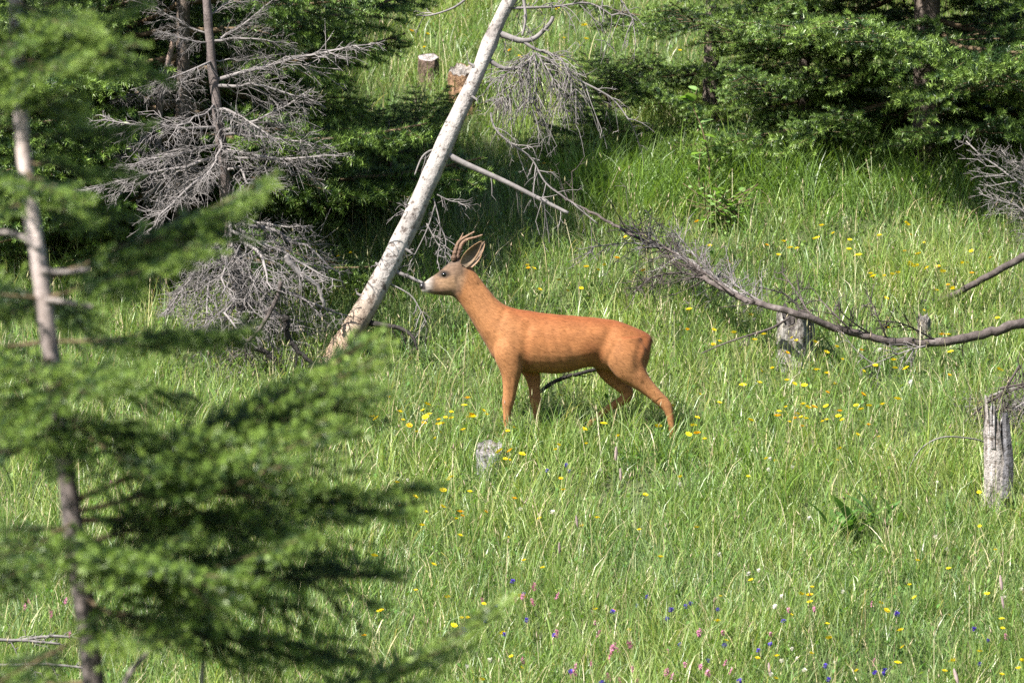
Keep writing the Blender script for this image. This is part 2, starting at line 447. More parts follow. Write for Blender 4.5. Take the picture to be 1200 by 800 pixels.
# ------------------------------------------------------------------ the roe buck
def build_deer():
    DY = 30.0
    def D(u, v, y=0.0):                         # side view tracing -> metres, body plane at y = DY
        px, py = 460 + u / 2.963, 250 + v / 2.963
        return np.array([(px - 600) / 200.0, y, (400 - py) / 200.0])
    root = empty('roe_deer', (D(640, 0)[0], DY, -0.60),
                 'russet roe buck with short antlers striding through the meadow grass', 'deer')
    org = np.array([root.location.x, 0, root.location.z])
    NS = 28
    def loft(rings):                            # closed tube through elliptical rings: list of arrays (NS,3)
        mbv = np.concatenate(rings); k = len(rings); fs = []
        for i in range(k - 1):
            for j in range(NS):
                j2 = (j + 1) % NS
                fs.append((i * NS + j, i * NS + j2, (i + 1) * NS + j2, (i + 1) * NS + j))
        c0 = len(mbv); mbv = np.vstack([mbv, rings[0].mean(0), rings[-1].mean(0)])
        for j in range(NS):
            j2 = (j + 1) % NS
            fs.append((c0, j2, j)); fs.append((c0 + 1, (k - 1) * NS + j, (k - 1) * NS + j2))
        return mbv, fs
    ang = np.linspace(0, 2 * math.pi, NS, endpoint=False)
    def spline(arr, m):                         # Catmull-Rom resampling of ring parameters
        arr = np.asarray(arr, float); n = len(arr); out = []
        for i in range(n - 1):
            p0, p1, p2, p3 = arr[max(i - 1, 0)], arr[i], arr[i + 1], arr[min(i + 2, n - 1)]
            for t in np.linspace(0, 1, m, endpoint=False):
                out.append(0.5 * ((2 * p1) + (p2 - p0) * t + (2 * p0 - 5 * p1 + 4 * p2 - p3) * t * t + (3 * p1 - p0 - 3 * p2 + p3) * t ** 3))
        out.append(arr[-1]); return np.array(out)
    trunk = spline([  # top u,v, bottom u,v, half width, egg (belly narrower/wider)
        (902, 440, 896, 462, .018), (896, 424, 888, 515, .062), (874, 409, 862, 556, .098), (830, 389, 800, 560, .118), (770, 371, 738, 545, .126),
        (700, 361, 684, 533, .130), (620, 354, 616, 551, .142), (540, 347, 537, 556, .146), (470, 337, 470, 550, .136), (424, 329, 404, 540, .122),
        (388, 317, 354, 508, .104), (362, 296, 325, 458, .084), (337, 267, 292, 402, .070), (312, 238, 260, 350, .062), (290, 208, 228, 305, .057),
        (264, 180, 204, 288, .057), (237, 160, 182, 286, .059), (207, 164, 162, 284, .052), (177, 189, 144, 281, .041), (150, 211, 128, 279, .033),
        (124, 229, 113, 277, .028), (107, 244, 104, 273, .023), (99, 255, 99, 266, .012)], 4)
    rings = []
    for tu, tv, bu, bv, w in trunk:
        T, B = D(tu, tv), D(bu, bv); c = (T + B) / 2; h = (T - B) / 2
        s = np.sin(ang); co = np.cos(ang)
        prof = np.sign(co) * np.abs(co) ** 0.92
        rings.append(c[None] + np.outer(s, h) + np.outer(prof * w * (1 - 0.10 * s), [0, 1, 0]))
    solids = [loft(rings)]
    def leg(pts, m=5):                          # u, v, y, radius along x, radius along y
        P = spline(pts, m); cs = np.array([D(p[0], p[1], p[2]) for p in P])
        tan = np.gradient(cs, axis=0); tan /= np.linalg.norm(tan, axis=1)[:, None]
        rs = []
        for c, t, p in zip(cs, tan, P):
            a = np.cross(t, [0, 1, 0]); a /= np.linalg.norm(a)
            b = np.cross(a, t)
            rs.append(c[None] + np.outer(np.cos(ang) * p[3], a) + np.outer(np.sin(ang) * p[4], b))
        solids.append(loft(rs))
    # near fore leg, far fore leg
    leg([(405, 440, -.075, .085, .045), (404, 490, -.088, .088, .052), (410, 535, -.088, .070, .046), (410, 575, -.083, .050, .037), (407, 620, -.080, .038, .030),
         (401, 660, -.078, .034, .029), (398, 690, -.078, .024, .022), (397, 735, -.078, .019, .019), (394, 762, -.078, .024, .022), (386, 785, -.078, .020, .022), (380, 800, -.078, .014, .018)])
    leg([(450, 470, .075, .070, .045), (470, 520, .085, .062, .046), (487, 565, .083, .046, .036), (493, 610, .080, .035, .029), (497, 650, .078, .034, .029),
         (501, 684, .078, .025, .022), (505, 730, .078, .019, .019), (505, 758, .078, .024, .022), (497, 780, .078, .020, .022), (490, 795, .078, .014, .018)])
    # near hind leg (pushing off), far hind leg (swinging forward)
    leg([(800, 440, -.070, .110, .050), (808, 490, -.086, .120, .058), (822, 535, -.090, .098, .054), (850, 572, -.090, .068, .044), (886, 606, -.088, .046, .034),
         (922, 640, -.086, .037, .028), (950, 668, -.085, .033, .026), (962, 700, -.085, .025, .021), (968, 745, -.085, .020, .018), (972, 785, -.085, .021, .020), (966, 812, -.085, .024, .021), (956, 830, -.085, .016, .018)])
    leg([(770, 460, .070, .100, .050), (752, 520, .085, .086, .052), (764, 560, .088, .062, .044), (792, 595, .086, .044, .034), (818, 618, .085, .034, .027),
         (812, 640, .085, .031, .026), (780, 660, .085, .026, .022), (748, 679, .085, .022, .019), (718, 701, .085, .021, .019), (694, 722, .085, .024, .021), (682, 742, .085, .018, .018), (676, 752, .085, .010, .014)])
    # short white-edged rump tuft
    V, F, n = [], [], 0
    for v, f in solids:
        V.append(v - org); F += [tuple(i + n for i in q) for q in f]; n += len(v)
    me = bpy.data.meshes.new('body_cage'); me.from_pydata(np.concatenate(V).tolist(), [], F)
    tmp = bpy.data.objects.new('body_cage', me); C.objects.link(tmp)
    rm = tmp.modifiers.new('r', 'REMESH'); rm.mode = 'VOXEL'; rm.voxel_size = 0.0065
    sm = tmp.modifiers.new('s', 'SMOOTH'); sm.factor = 0.5; sm.iterations = 7
    dg = bpy.context.evaluated_depsgraph_get(); dg.update()
    body = bpy.data.meshes.new_from_object(tmp.evaluated_get(dg))
    bpy.data.objects.remove(tmp)
    body.name = 'body'
    nv = len(body.vertices)
    co = np.empty(nv * 3, np.float32); body.vertices.foreach_get('co', co); co = co.reshape(-1, 3)
    no = np.empty(nv * 3, np.float32); body.vertices.foreach_get('normal', no); no = no.reshape(-1, 3)
    # subtle muscle relief
    wco = co + np.array([org[0], 0, org[2]])
    rel = np.array([0.004 * nz(p[0] * 9, p[1] * 9, p[2] * 6) for p in wco])
    # grooves and ridges of shoulder, ribs, haunch and neck, drawn in the side view
    u0 = (wco[:, 0] * 200 + 140) * 2.963; v0 = (150 - wco[:, 2] * 200) * 2.963
    def seg(a, b, wd):
        d = np.array(b, float) - np.array(a, float); q = np.clip(((u0 - a[0]) * d[0] + (v0 - a[1]) * d[1]) / d.dot(d), 0, 1)
        return np.exp(-((u0 - a[0] - q * d[0]) ** 2 + (v0 - a[1] - q * d[1]) ** 2) / wd ** 2)
    sidef = np.clip((np.abs(no[:, 1]) - 0.15) / 0.4, 0, 1)
    for pts, wd, am in (([(470, 395), (462, 450), (458, 500), (470, 548)], 17, -.013), ([(402, 345), (412, 400), (398, 470)], 20, .007), ([(392, 330), (365, 400), (352, 465)], 13, -.006),
                        ([(760, 400), (735, 450), (716, 500), (712, 535)], 20, -.015), ([(800, 400), (800, 450), (812, 520)], 30, .006), ([(865, 440), (846, 500), (850, 545)], 14, -.008),
                        ([(300, 250), (330, 310), (360, 380)], 12, -.005), ([(262, 235), (290, 320), (330, 420)], 12, .004), ([(560, 400), (575, 460), (590, 520)], 9, -.003), ([(600, 395), (618, 455), (632, 515)], 9, -.003), ([(525, 405), (535, 465), (548, 525)], 9, -.003),
                        ([(480, 385), (600, 395), (740, 400)], 22, -.004), ([(870, 590), (920, 645)], 8, -.006), ([(225, 225), (222, 275)], 7, -.004), ([(160, 235), (200, 250)], 8, -.003), ([(165, 200), (195, 203)], 6, .004), ([(413, 560), (408, 640)], 6, -.003)):
        f = np.zeros(nv)
        for a, b in zip(pts[:-1], pts[1:]): f = np.maximum(f, seg(a, b, wd))
        rel = rel + 0.68 * am * f * sidef
    co = co + no * rel[:, None]
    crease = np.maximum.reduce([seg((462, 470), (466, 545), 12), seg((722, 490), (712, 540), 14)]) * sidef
    body.vertices.foreach_set('co', co.astype(np.float32).ravel())
    # coat colours, by place on the animal
    U = (wco[:, 0] * 200 + 600 - 460) * 2.963; Vv = (400 - wco[:, 2] * 200 - 250) * 2.963
    def sst(x, a, b):
        t = np.clip((x - a) / (b - a), 0, 1); return t * t * (3 - 2 * t)
    russet = np.array((0.200, 0.080, 0.028)); back = np.array((0.155, 0.048, 0.015)); pale = np.array((0.245, 0.120, 0.052)); head = np.array((0.10, 0.064, 0.042))
    mixc = lambda a, b, t: a * (1 - t)[:, None] + b * t[:, None]
    colr = np.tile(russet, (nv, 1))
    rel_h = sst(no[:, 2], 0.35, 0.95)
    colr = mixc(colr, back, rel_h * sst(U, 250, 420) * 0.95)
    colr = mixc(colr, pale, sst(Vv, 420, 550) * 0.6)                       # lower flanks and legs paler
    colr = mixc(colr, pale, sst(U, 430, 300) * sst(U, 190, 260) * 0.5)
    colr = mixc(colr, pale, sst(np.hypot(U - 400, (Vv - 430) * 0.8), 75, 20) * 0.35)      # paler shoulder
    colr = mixc(colr, back, sst(np.hypot(U - 690, (Vv - 480) * 1.2), 60, 15) * 0.35)      # flank hollow, its shade painted into the coat      # fore neck
    colr = mixc(colr, back, sst(U, 820, 895) * 0.7 * sst(Vv, 600, 480))      # rump darker red
    hm = sst(U + (Vv - 230) * 0.35, 268, 225) * (Vv < 330)
    colr = mixc(colr, head, hm)
    colr = mixc(colr, np.array((0.22, 0.135, 0.078)), hm * sst(Vv, 205, 232) * sst(Vv, 275, 255) * sst(U, 140, 175) * 0.75)   # cheek
    colr = mixc(colr, np.array((0.045, 0.034, 0.027)), hm * sst(Vv + (U - 200) * 0.25, 190, 168) * 0.8)                      # forehead
    colr = mixc(colr, np.array((0.25, 0.225, 0.205)), sst(U, 150, 122) * 0.8)                            # pale muzzle
    nose = sst(U, 118, 112) * sst(Vv, 238, 244) * sst(Vv, 268, 262)
    colr = mixc(colr, np.array((0.012, 0.010, 0.010)), nose)
    colr = mixc(colr, np.array((0.42, 0.40, 0.37)), sst(Vv, 266, 272) * sst(U, 132, 112))              # white chin
    colr = mixc(colr, np.array((0.06, 0.04, 0.03)), sst(np.hypot(U - 132, (Vv - 268) * 2.0), 12, 6) * 0.7)  # mouth corner
    colr = mixc(colr, np.array((0.012, 0.009, 0.007)), sst(np.hypot(U - 179, (Vv - 212) * 1.5), 30, 10) * 0.9)  # round the eye
    colr = mixc(colr, np.array((0.05, 0.034, 0.025)), sst(np.abs(U - 226 - (Vv - 240) * 0.2), 12, 3) * sst(Vv, 205, 225) * sst(Vv, 290, 270) * 0.5)
    colr = mixc(colr, np.array((0.03, 0.025, 0.02)), sst(Vv, 770, 785))                                # hooves
    colr = mixc(colr, back * 0.8, crease * 0.35)  # shade in the leg creases painted into the coat colour
    blot = np.array([nz(p[0] * 14, p[1] * 14, p[2] * 14) for p in wco])
    fine = np.array([nz(p[0] * 60, p[1] * 60, p[2] * 60) for p in wco])
    colr = colr * (1 + 0.16 * blot + 0.30 * fine * hm)[:, None]
    ca = body.color_attributes.new('col', 'FLOAT_COLOR', 'POINT')
    c4 = np.ones((nv, 4), np.float32); c4[:, :3] = colr; ca.data.foreach_set('color', c4.ravel())
    body.polygons.foreach_set('use_smooth', np.ones(len(body.polygons), bool))
    # coat material: fur grain as stretched noise, soft sheen
    m, nt, out = new_mat('deer_coat')
    tc = node(nt, 'ShaderNodeTexCoord'); mp = node(nt, 'ShaderNodeMapping'); mp.inputs['Scale'].default_value = (30, 110, 150)
    mp.inputs['Rotation'].default_value = (0, R(-14), 0)
    nt.links.new(tc.outputs['Object'], mp.inputs[0])
    n1 = node(nt, 'ShaderNodeTexNoise', i_Scale=1.0, i_Detail=4.0, i_Roughness=0.6); nt.links.new(mp.outputs[0], n1.inputs['Vector'])
    c = mult(nt, vcol(nt), ramp(nt, n1.outputs[0], [(0.3, (0.74, 0.71, 0.68)), (0.7, (1.2, 1.2, 1.2))]))
    p = node(nt, 'ShaderNodeBsdfPrincipled', i_Roughness=0.75); p.inputs['Specular IOR Level'].default_value = 0.15
    p.inputs['Sheen Weight'].default_value = 0.04; p.inputs['Sheen Roughness'].default_value = 0.5
    nt.links.new(c, p.inputs['Base Color'])
    b = node(nt, 'ShaderNodeBump', i_Strength=0.15, i_Distance=0.003); nt.links.new(n1.outputs[0], b.inputs['Height']); nt.links.new(b.outputs[0], p.inputs['Normal'])
    nt.links.new(p.outputs[0], out.inputs[0]); M['coat'] = m
    body.materials.clear(); body.materials.append(m)
    bo = link('body', body, root)
    # fur: short hairs lying along the coat
    nf = len(body.polygons)
    pc = np.empty(nf * 3, np.float32); body.polygons.foreach_get('center', pc); pc = pc.reshape(-1, 3)
    pn = np.empty(nf * 3, np.float32); body.polygons.foreach_get('normal', pn); pn = pn.reshape(-1, 3)
    pv = np.array([pl.vertices[0] for pl in body.polygons])
    NH = 30000
    ii = rng.integers(0, nf, NH)
    base = pc[ii] + rng.normal(0, 0.002, (NH, 3)); nrm = pn[ii]
    u, v = U[pv[ii]], Vv[pv[ii]]
    dr = np.tile(np.array([1.0, 0, -0.28]), (NH, 1))
    low = sst(v, 500, 600)[:, None]; dr = dr * (1 - low) + np.array([0.15, 0, -1.0]) * low
    nk = (sst(u, 420, 300) * sst(u, 150, 240))[:, None]; dr = dr * (1 - nk) + np.array([0.75, 0, -0.75]) * nk
    hd = sst(u, 260, 200)[:, None]; dr = dr * (1 - hd) + np.array([0.9, 0, 0.35]) * hd
    dr = dr + rng.normal(0, 0.16, (NH, 3))
    dr -= nrm * (dr * nrm).sum(1)[:, None]; dr /= np.linalg.norm(dr, axis=1)[:, None] + 1e-9
    L = rng.uniform(0.012, 0.026, NH) * (1 - 0.55 * hd[:, 0]) * (1 - 0.35 * sst(v, 580, 680))
    L *= 1 + 0.6 * sst(v, 500, 550) * sst(v, 600, 550)
    keep = (v < 770) & (u > 130)
    sd = np.cross(nrm, dr) * 0.0009
    tipo = dr * L[:, None] + nrm * (L * rng.uniform(0.04, 0.16, NH))[:, None]
    tri = np.stack([base + sd, base - sd, base + tipo], 1)[keep]
    hc = colr[pv[ii]] * rng.uniform(0.9, 1.35, NH)[:, None]; hc = hc[keep]; hn = np.repeat((nrm + dr * 0.15)[keep], 3, axis=0)
    k = len(tri)
    fm = raw_mesh('fur', tri.reshape(-1, 3), np.arange(k * 3).reshape(-1, 3), np.zeros((0, 4), int), np.repeat(hc, 3, axis=0), [])
    fm.attributes.new('nrm', 'FLOAT_VECTOR', 'POINT').data.foreach_set('vector', hn.astype(np.float32).ravel())
    m2, nt, out = new_mat('deer_hair')
    p = node(nt, 'ShaderNodeBsdfPrincipled', i_Roughness=0.6); p.inputs['Specular IOR Level'].default_value = 0.2
    nt.links.new(vcol(nt), p.inputs['Base Color'])
    a = node(nt, 'ShaderNodeAttribute', attribute_name='nrm'); nt.links.new(a.outputs['Vector'], p.inputs['Normal'])
    tr = node(nt, 'ShaderNodeBsdfTransparent'); mx = node(nt, 'ShaderNodeMixShader'); mx.inputs[0].default_value = 0.5     # fine hairs let half the light by
    nt.links.new(p.outputs[0], mx.inputs[1]); nt.links.new(tr.outputs[0], mx.inputs[2]); nt.links.new(mx.outputs[0], out.inputs[0]); fm.materials.append(m2)
    fo = link('fur', fm, bo); tag(fo, kind='stuff')
    # ears: cupped leaf shapes
    def ear(bu, bv, tu, tv, y, wid, turn, cup, lift):
        B, T = D(bu, bv, y) - org, D(tu, tv, y + lift) - org
        ax = T - B; Ln = np.linalg.norm(ax); ax /= Ln
        sd = np.cross(ax, [0, 1, 0]); sd /= np.linalg.norm(sd); fr = np.cross(ax, sd)       # fr points along y
        sd, fr = sd * math.cos(turn) + fr * math.sin(turn), fr * math.cos(turn) - sd * math.sin(turn)
        if fr[1] > 0: fr = -fr
        vs, cs, fs = [], [], []; nu, nw = 12, 9
        for layer in (0, 1):
            for i in range(nu + 1):
                t = i / nu; w = wid * (math.sin(math.pi * (0.10 + 0.90 * t) ** 0.85) ** 0.7) * (1 - 0.25 * t) + 0.002
                for j in range(nw):
                    q = -1 + 2 * j / (nw - 1)
                    P = B + ax * Ln * t + sd * q * w - fr * cup * (1 - q * q) * math.sin(math.pi * min(1, t * 0.95 + 0.05)) + fr * (0 if layer == 0 else -0.006)
                    vs.append(P)
                    if layer == 0:
                        edge = max(abs(q) ** 3, 0.0); k_ = np.array((0.085, 0.062, 0.046)) * (1 - edge) + np.array((0.26, 0.16, 0.095)) * edge
                        if t < 0.35: k_ = k_ * 0.6 + np.array((0.22, 0.17, 0.12)) * 0.4
                    else: k_ = np.array((0.30, 0.18, 0.10))
                    cs.append(k_ * random.uniform(0.85, 1.15))
        n1_ = (nu + 1) * nw
        for layer in (0, 1):
            for i in range(nu):
                for j in range(nw - 1):
                    a0 = layer * n1_ + i * nw + j
                    q4 = (a0, a0 + 1, a0 + nw + 1, a0 + nw)
                    fs.append(q4 if layer == 0 else q4[::-1])
        for i in range(nu):
            for j in (0, nw - 1):
                a0 = i * nw + j; fs.append((a0, a0 + nw, a0 + nw + n1_, a0 + n1_))
        mb = MB(); mb.add(vs, fs, np.array(cs)); o = link('ear', mb.mesh('ear', [M['coat']]), root)
        return o
    ear(246, 182, 310, 98, -0.045, 0.040, 0.25, 0.020, -0.02)
    ear(264, 182, 319, 96, 0.040, 0.044, -0.7, 0.018, 0.02)
    # antlers
    hm_ = wood_mat('antler_horn', [(0.3, (0.07, 0.045, 0.034)), (0.7, (0.20, 0.135, 0.10))], (60, 60, 20), 0.5, 0.6)
    def z2(a_, b_, y): # from the head close-up
        px, py = 480 + a_ / 5.714, 260 + b_ / 5.714
        return np.array([(px - 600) / 200.0, y, (400 - py) / 200.0]) - org
    for pts, ys, fork in (([(298, 262), (300, 225), (312, 182), (326, 142), (352, 116), (395, 90), (436, 66)], (-.022, -.032), [(322, 150), (336, 122), (352, 92), (359, 74)]),
                          ([(318, 252), (326, 215), (340, 172), (358, 138), (392, 116), (445, 102), (488, 86)], (.022, .034), [(350, 150), (362, 142), (366, 118)])):
        n = len(pts); P = spline([z2(a_, b_, ys[0] + (ys[1] - ys[0]) * i / (n - 1)) for i, (a_, b_) in enumerate(pts)], 4)
        rad = np.interp(np.linspace(0, 1, len(P)), [0, .06, .15, .5, 1], [.018, .019, .0145, .0115, .004])
        rad = rad * (1 + 0.16 * rng.normal(size=len(P)) * np.linspace(1, 0, len(P)))
        tcol = np.array([np.array((0.55, 0.48, 0.42)) * (1 - t) + np.array((1.5, 1.4, 1.25)) * t for t in np.linspace(0, 1, len(P))])
        mb = MB(); mb.tube(P, rad, 8, tcol)
        Q = spline([z2(a_, b_, ys[0] * 1.35) for a_, b_ in fork], 3)
        mb.tube(Q, np.linspace(.0075, .002, len(Q)), 7, (1.2, 1.1, 1.0))
        link('antler', mb.mesh('antler', [hm_]), root)
    # eye and nose pad
    def blob(name, c, r, mat, seg=12):
        vs, fs = [], []
        for i in range(seg + 1):
            th = math.pi * i / seg
            for j in range(seg):
                ph = 2 * math.pi * j / seg
                vs.append(np.array(c) + np.array([r[0] * math.sin(th) * math.cos(ph), r[1] * math.sin(th) * math.sin(ph), r[2] * math.cos(th)]))
        for i in range(seg):
            for j in range(seg):
                j2 = (j + 1) % seg; fs.append((i * seg + j, (i + 1) * seg + j, (i + 1) * seg + j2, i * seg + j2))
        mb = MB(); mb.add(vs, fs); return link(name, mb.mesh(name, [mat]), root)
    em = plain_mat('deer_eye', (0.006, 0.005, 0.004), 0.08, 0.6)
    nm = plain_mat('deer_nose', (0.015, 0.013, 0.013), 0.35, 0.5)
    for s in (-1, 1):
        # half width of the head there is about 0.046
        blob('eye', D(179, 212, s * 0.0425) - org, (.0155, .012, .012), em)
    blob('nose', D(103, 253, 0) - org, (.017, .025, .020), nm)
    # tail stub: a short pale tuft of hair
    tb = MB()
    for i in range(160):
        b0 = D(898 + rng.normal(0, 4), 444 + rng.normal(0, 8), rng.normal(0, 0.02)) - org
        d = np.array([0.35, rng.normal(0, 0.3), -0.8 + rng.normal(0, 0.3)]); d /= np.linalg.norm(d)
        e = b0 + d * rng.uniform(0.015, 0.035); s = np.array([0, 0.0015, 0.0005])
        tb.add([b0 - s, b0 + s, e], [(0, 1, 2)], np.array((0.52, 0.30, 0.19)) * rng.uniform(0.7, 1.2))
    link('tail', tb.mesh('tail', [M['petal']]), root)
    return root
build_deer()
# ------------------------------------------------------------------ spruce boughs (mesh kinds shared by many boughs)
def skeleton(L, droop, rise, n2, l2max, sub, jit, seed, dead=False, twig3=True, vert=0.14):
    """polylines of one bough: list of (points, level); axis along +X, Z up"""
    g = np.random.default_rng(seed)
    k = 9; t = np.linspace(0, 1, k)
    wob = np.cumsum(g.normal(0, 0.018 * L * (2.0 if dead else 1.0), k)); wob -= wob[0]
    axis = np.stack([L * t, wob, L * (-droop * t + rise * t * t)], 1)
    out = [(axis, 1)]
    def at_axis(s): return np.array([np.interp(s, t, axis[:, i]) for i in range(3)])
    for i in range(n2):
        s = 0.10 + 0.88 * (i + g.uniform(0, 0.8)) / n2
        for side in (-1, 1):
            if g.uniform() < (0.18 if dead else 0.05): continue
            l2 = l2max * L * (1 - s) ** 0.7 * min(1, 0.45 + s * 2.0) * g.uniform(0.6, 1.15) + 0.05
            if dead and g.uniform() < 0.2: l2 *= 0.4
            th = side * g.uniform(0.65, 1.05)
            d = np.array([math.cos(th), math.sin(th), g.normal(-0.03, vert)]); d /= np.linalg.norm(d)
            p0 = at_axis(s); m = 5; u = np.linspace(0, 1, m)
            fw = np.array([1, 0, 0])
            sag = (-0.10 if not dead else g.normal(-0.22, 0.25))
            pts = p0 + np.outer(u * l2, d) + np.outer(u ** 2 * l2 * 0.22, fw) + np.outer(u ** 2 * l2 * sag, [0, 0, 1])
            pts[1:] += g.normal(0, jit * l2, (m - 1, 3))
            out.append((pts, 2))
            if not twig3: continue
            n3 = max(1, int(l2 / sub))
            for q in range(n3):
                w = 0.18 + 0.8 * (q + g.uniform(0, 0.7)) / n3
                for sd in (-1, 1):
                    if g.uniform() < (0.25 if dead else 0.08): continue
                    l3 = min(0.13, 0.55 * l2 * (1.05 - w)) * g.uniform(0.6, 1.2) + 0.03
                    b = np.array([np.interp(w, u, pts[:, i]) for i in range(3)])
                    dd = pts[-1] - pts[0]; dd /= np.linalg.norm(dd)
                    nn = np.cross([0, 0, 1.0], dd); nn /= np.linalg.norm(nn) + 1e-9
                    e = dd * math.cos(0.85) + nn * sd * math.sin(0.85) + np.array([0, 0, g.normal(-0.02 if not dead else -0.15, 0.18 if not dead else 0.4)])
                    e /= np.linalg.norm(e)
                    u3 = np.linspace(0, 1, 4 if dead else 3)
                    p3 = b + np.outer(u3 * l3, e) + np.outer(u3 ** 2 * l3 * 0.25, dd) + np.outer(u3 ** 2 * l3 * (g.normal(-0.1, 0.45) if dead else 0.05), [0, 0, 1])
                    out.append((p3, 3))
                    if dead:
                        for _ in range(2):
                            if g.uniform() < 0.6:
                                bb = p3[g.integers(1, 3)]; ee = e + g.normal(0, 0.6, 3); ee /= np.linalg.norm(ee)
                                out.append((np.array([bb, bb + ee * 0.02, bb + ee * 0.045 + np.array([0, 0, g.normal(0, 0.012)])]), 4))
    return out

def live_bough_mesh(seed, L, n2=14, l2=0.42, droop=0.10, rise=0.12, dens=1000, sub=0.075, nl=0.019, nw=0.0030, dark=1.0, trunkr=0.011, vert=0.14, tone=(1, 1, 1)):
    g = np.random.default_rng(seed + 500)
    sk = skeleton(L, droop, rise, n2, l2, sub, 0.02, seed, vert=vert)
    mb = MB()
    P0, P1, fr = [], [], []
    for pts, lv in sk:
        r = {1: trunkr * L, 2: 0.0036, 3: 0.0016}[lv]
        if lv < 3: mb.tube(pts, np.linspace(r, r * 0.3, len(pts)), 5 if lv == 1 else 3, (1, 1, 1), 0, False)
        n = len(pts)
        for i in range(n - 1):
            if lv == 1 and i < 3: continue
            P0.append(pts[i]); P1.append(pts[i + 1]); fr.append(((i + 0.5) / (n - 1)) if lv > 1 else 0.3 + 0.6 * i / n)
    P0, P1, fr = np.array(P0), np.array(P1), np.array(fr)
    ln = np.linalg.norm(P1 - P0, axis=1)
    cnt = np.maximum(1, (ln * dens).astype(int)); id_ = np.repeat(np.arange(len(ln)), cnt); n = len(id_)
    t = g.uniform(0, 1, n)[:, None]
    base = P0[id_] * (1 - t) + P1[id_] * t
    d = ((P1 - P0) / ln[:, None])[id_]
    rad = g.normal(0, 1, (n, 3)); rad[:, 2] += 0.35
    rad -= d * (rad * d).sum(1)[:, None]; rad /= np.linalg.norm(rad, axis=1)[:, None] + 1e-9
    nd = d * g.uniform(0.35, 0.8, n)[:, None] + rad; nd /= np.linalg.norm(nd, axis=1)[:, None]
    side = np.cross(nd, g.normal(0, 1, (n, 3))); side /= np.linalg.norm(side, axis=1)[:, None] + 1e-9
    Ln = (nl * g.uniform(0.7, 1.2, n))[:, None]
    tri = np.stack([base - side * nw * 0.5, base + side * nw * 0.5, base + nd * Ln], 1)
    f = fr[id_] + (t[:, 0] - 0.5) * 0.3
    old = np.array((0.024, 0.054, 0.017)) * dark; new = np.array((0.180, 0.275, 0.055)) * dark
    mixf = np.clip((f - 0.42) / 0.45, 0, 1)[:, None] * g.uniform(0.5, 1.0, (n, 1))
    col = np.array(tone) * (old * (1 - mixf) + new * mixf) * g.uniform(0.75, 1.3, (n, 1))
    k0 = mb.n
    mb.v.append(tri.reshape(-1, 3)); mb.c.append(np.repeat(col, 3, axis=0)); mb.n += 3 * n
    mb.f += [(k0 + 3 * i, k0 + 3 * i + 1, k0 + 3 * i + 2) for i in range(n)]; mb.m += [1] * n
    return mb.mesh('spruce_bough', [M['twig_bark'], M['needles']], True)

def dead_bough_mesh(seed, L, n2=11, l2=0.40, droop=0.05, rise=0.0, sub=0.07, thick=1.0, mat='dead_wood', jit=0.05):
    sk = skeleton(L, droop, rise, n2, l2, sub, jit, seed, True)
    g = np.random.default_rng(seed); mb = MB()
    for pts, lv in sk:
        r = {1: 0.0125 * L + 0.003, 2: 0.0042, 3: 0.0024, 4: 0.0018}[lv] * thick
        end = {1: 0.25, 2: 0.4, 3: 0.6, 4: 0.8}[lv]
        mb.tube(pts, np.linspace(r, r * end, len(pts)), {1: 6, 2: 4, 3: 3, 4: 3}[lv], np.array((1, 1, 1)) * g.uniform(0.75, 1.25), 0, lv == 1)
    return mb.mesh('dead_bough', [M[mat]], True)

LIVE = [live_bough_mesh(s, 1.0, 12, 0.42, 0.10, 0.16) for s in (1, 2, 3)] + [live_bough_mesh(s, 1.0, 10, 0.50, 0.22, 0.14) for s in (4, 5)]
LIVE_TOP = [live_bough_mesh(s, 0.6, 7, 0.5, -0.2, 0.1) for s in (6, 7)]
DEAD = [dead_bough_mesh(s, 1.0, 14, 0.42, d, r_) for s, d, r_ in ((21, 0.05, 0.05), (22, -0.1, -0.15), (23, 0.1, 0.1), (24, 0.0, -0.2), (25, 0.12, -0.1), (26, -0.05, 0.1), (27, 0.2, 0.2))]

def bough(parent, mesh, p, az, el, scale, roll=0.0, name='bough', wide=1.0):
    o = bpy.data.objects.new(name, mesh); C.objects.link(o)
    o.parent = parent; o.location = Vector(p) - Vector(parent.location)
    o.rotation_euler = (Matrix.Rotation(az, 3, 'Z') @ Matrix.Rotation(-el, 3, 'Y') @ Matrix.Rotation(roll, 3, 'X')).to_euler()
    o.scale = (scale, scale * wide * (1 if int(abs(az) * 1000) % 2 else -1), scale * wide)
    return o

def bough_to(parent, mesh, p, q, L=1.0, roll=0.0, name='bough', wide=1.0, kmax=None):
    """bough from p whose tip reaches q"""
    d = Vector(q) - Vector(p)
    return bough(parent, mesh, p, math.atan2(d.y, d.x), math.atan2(d.z, math.hypot(d.x, d.y)), d.length / L, roll, name, wide)

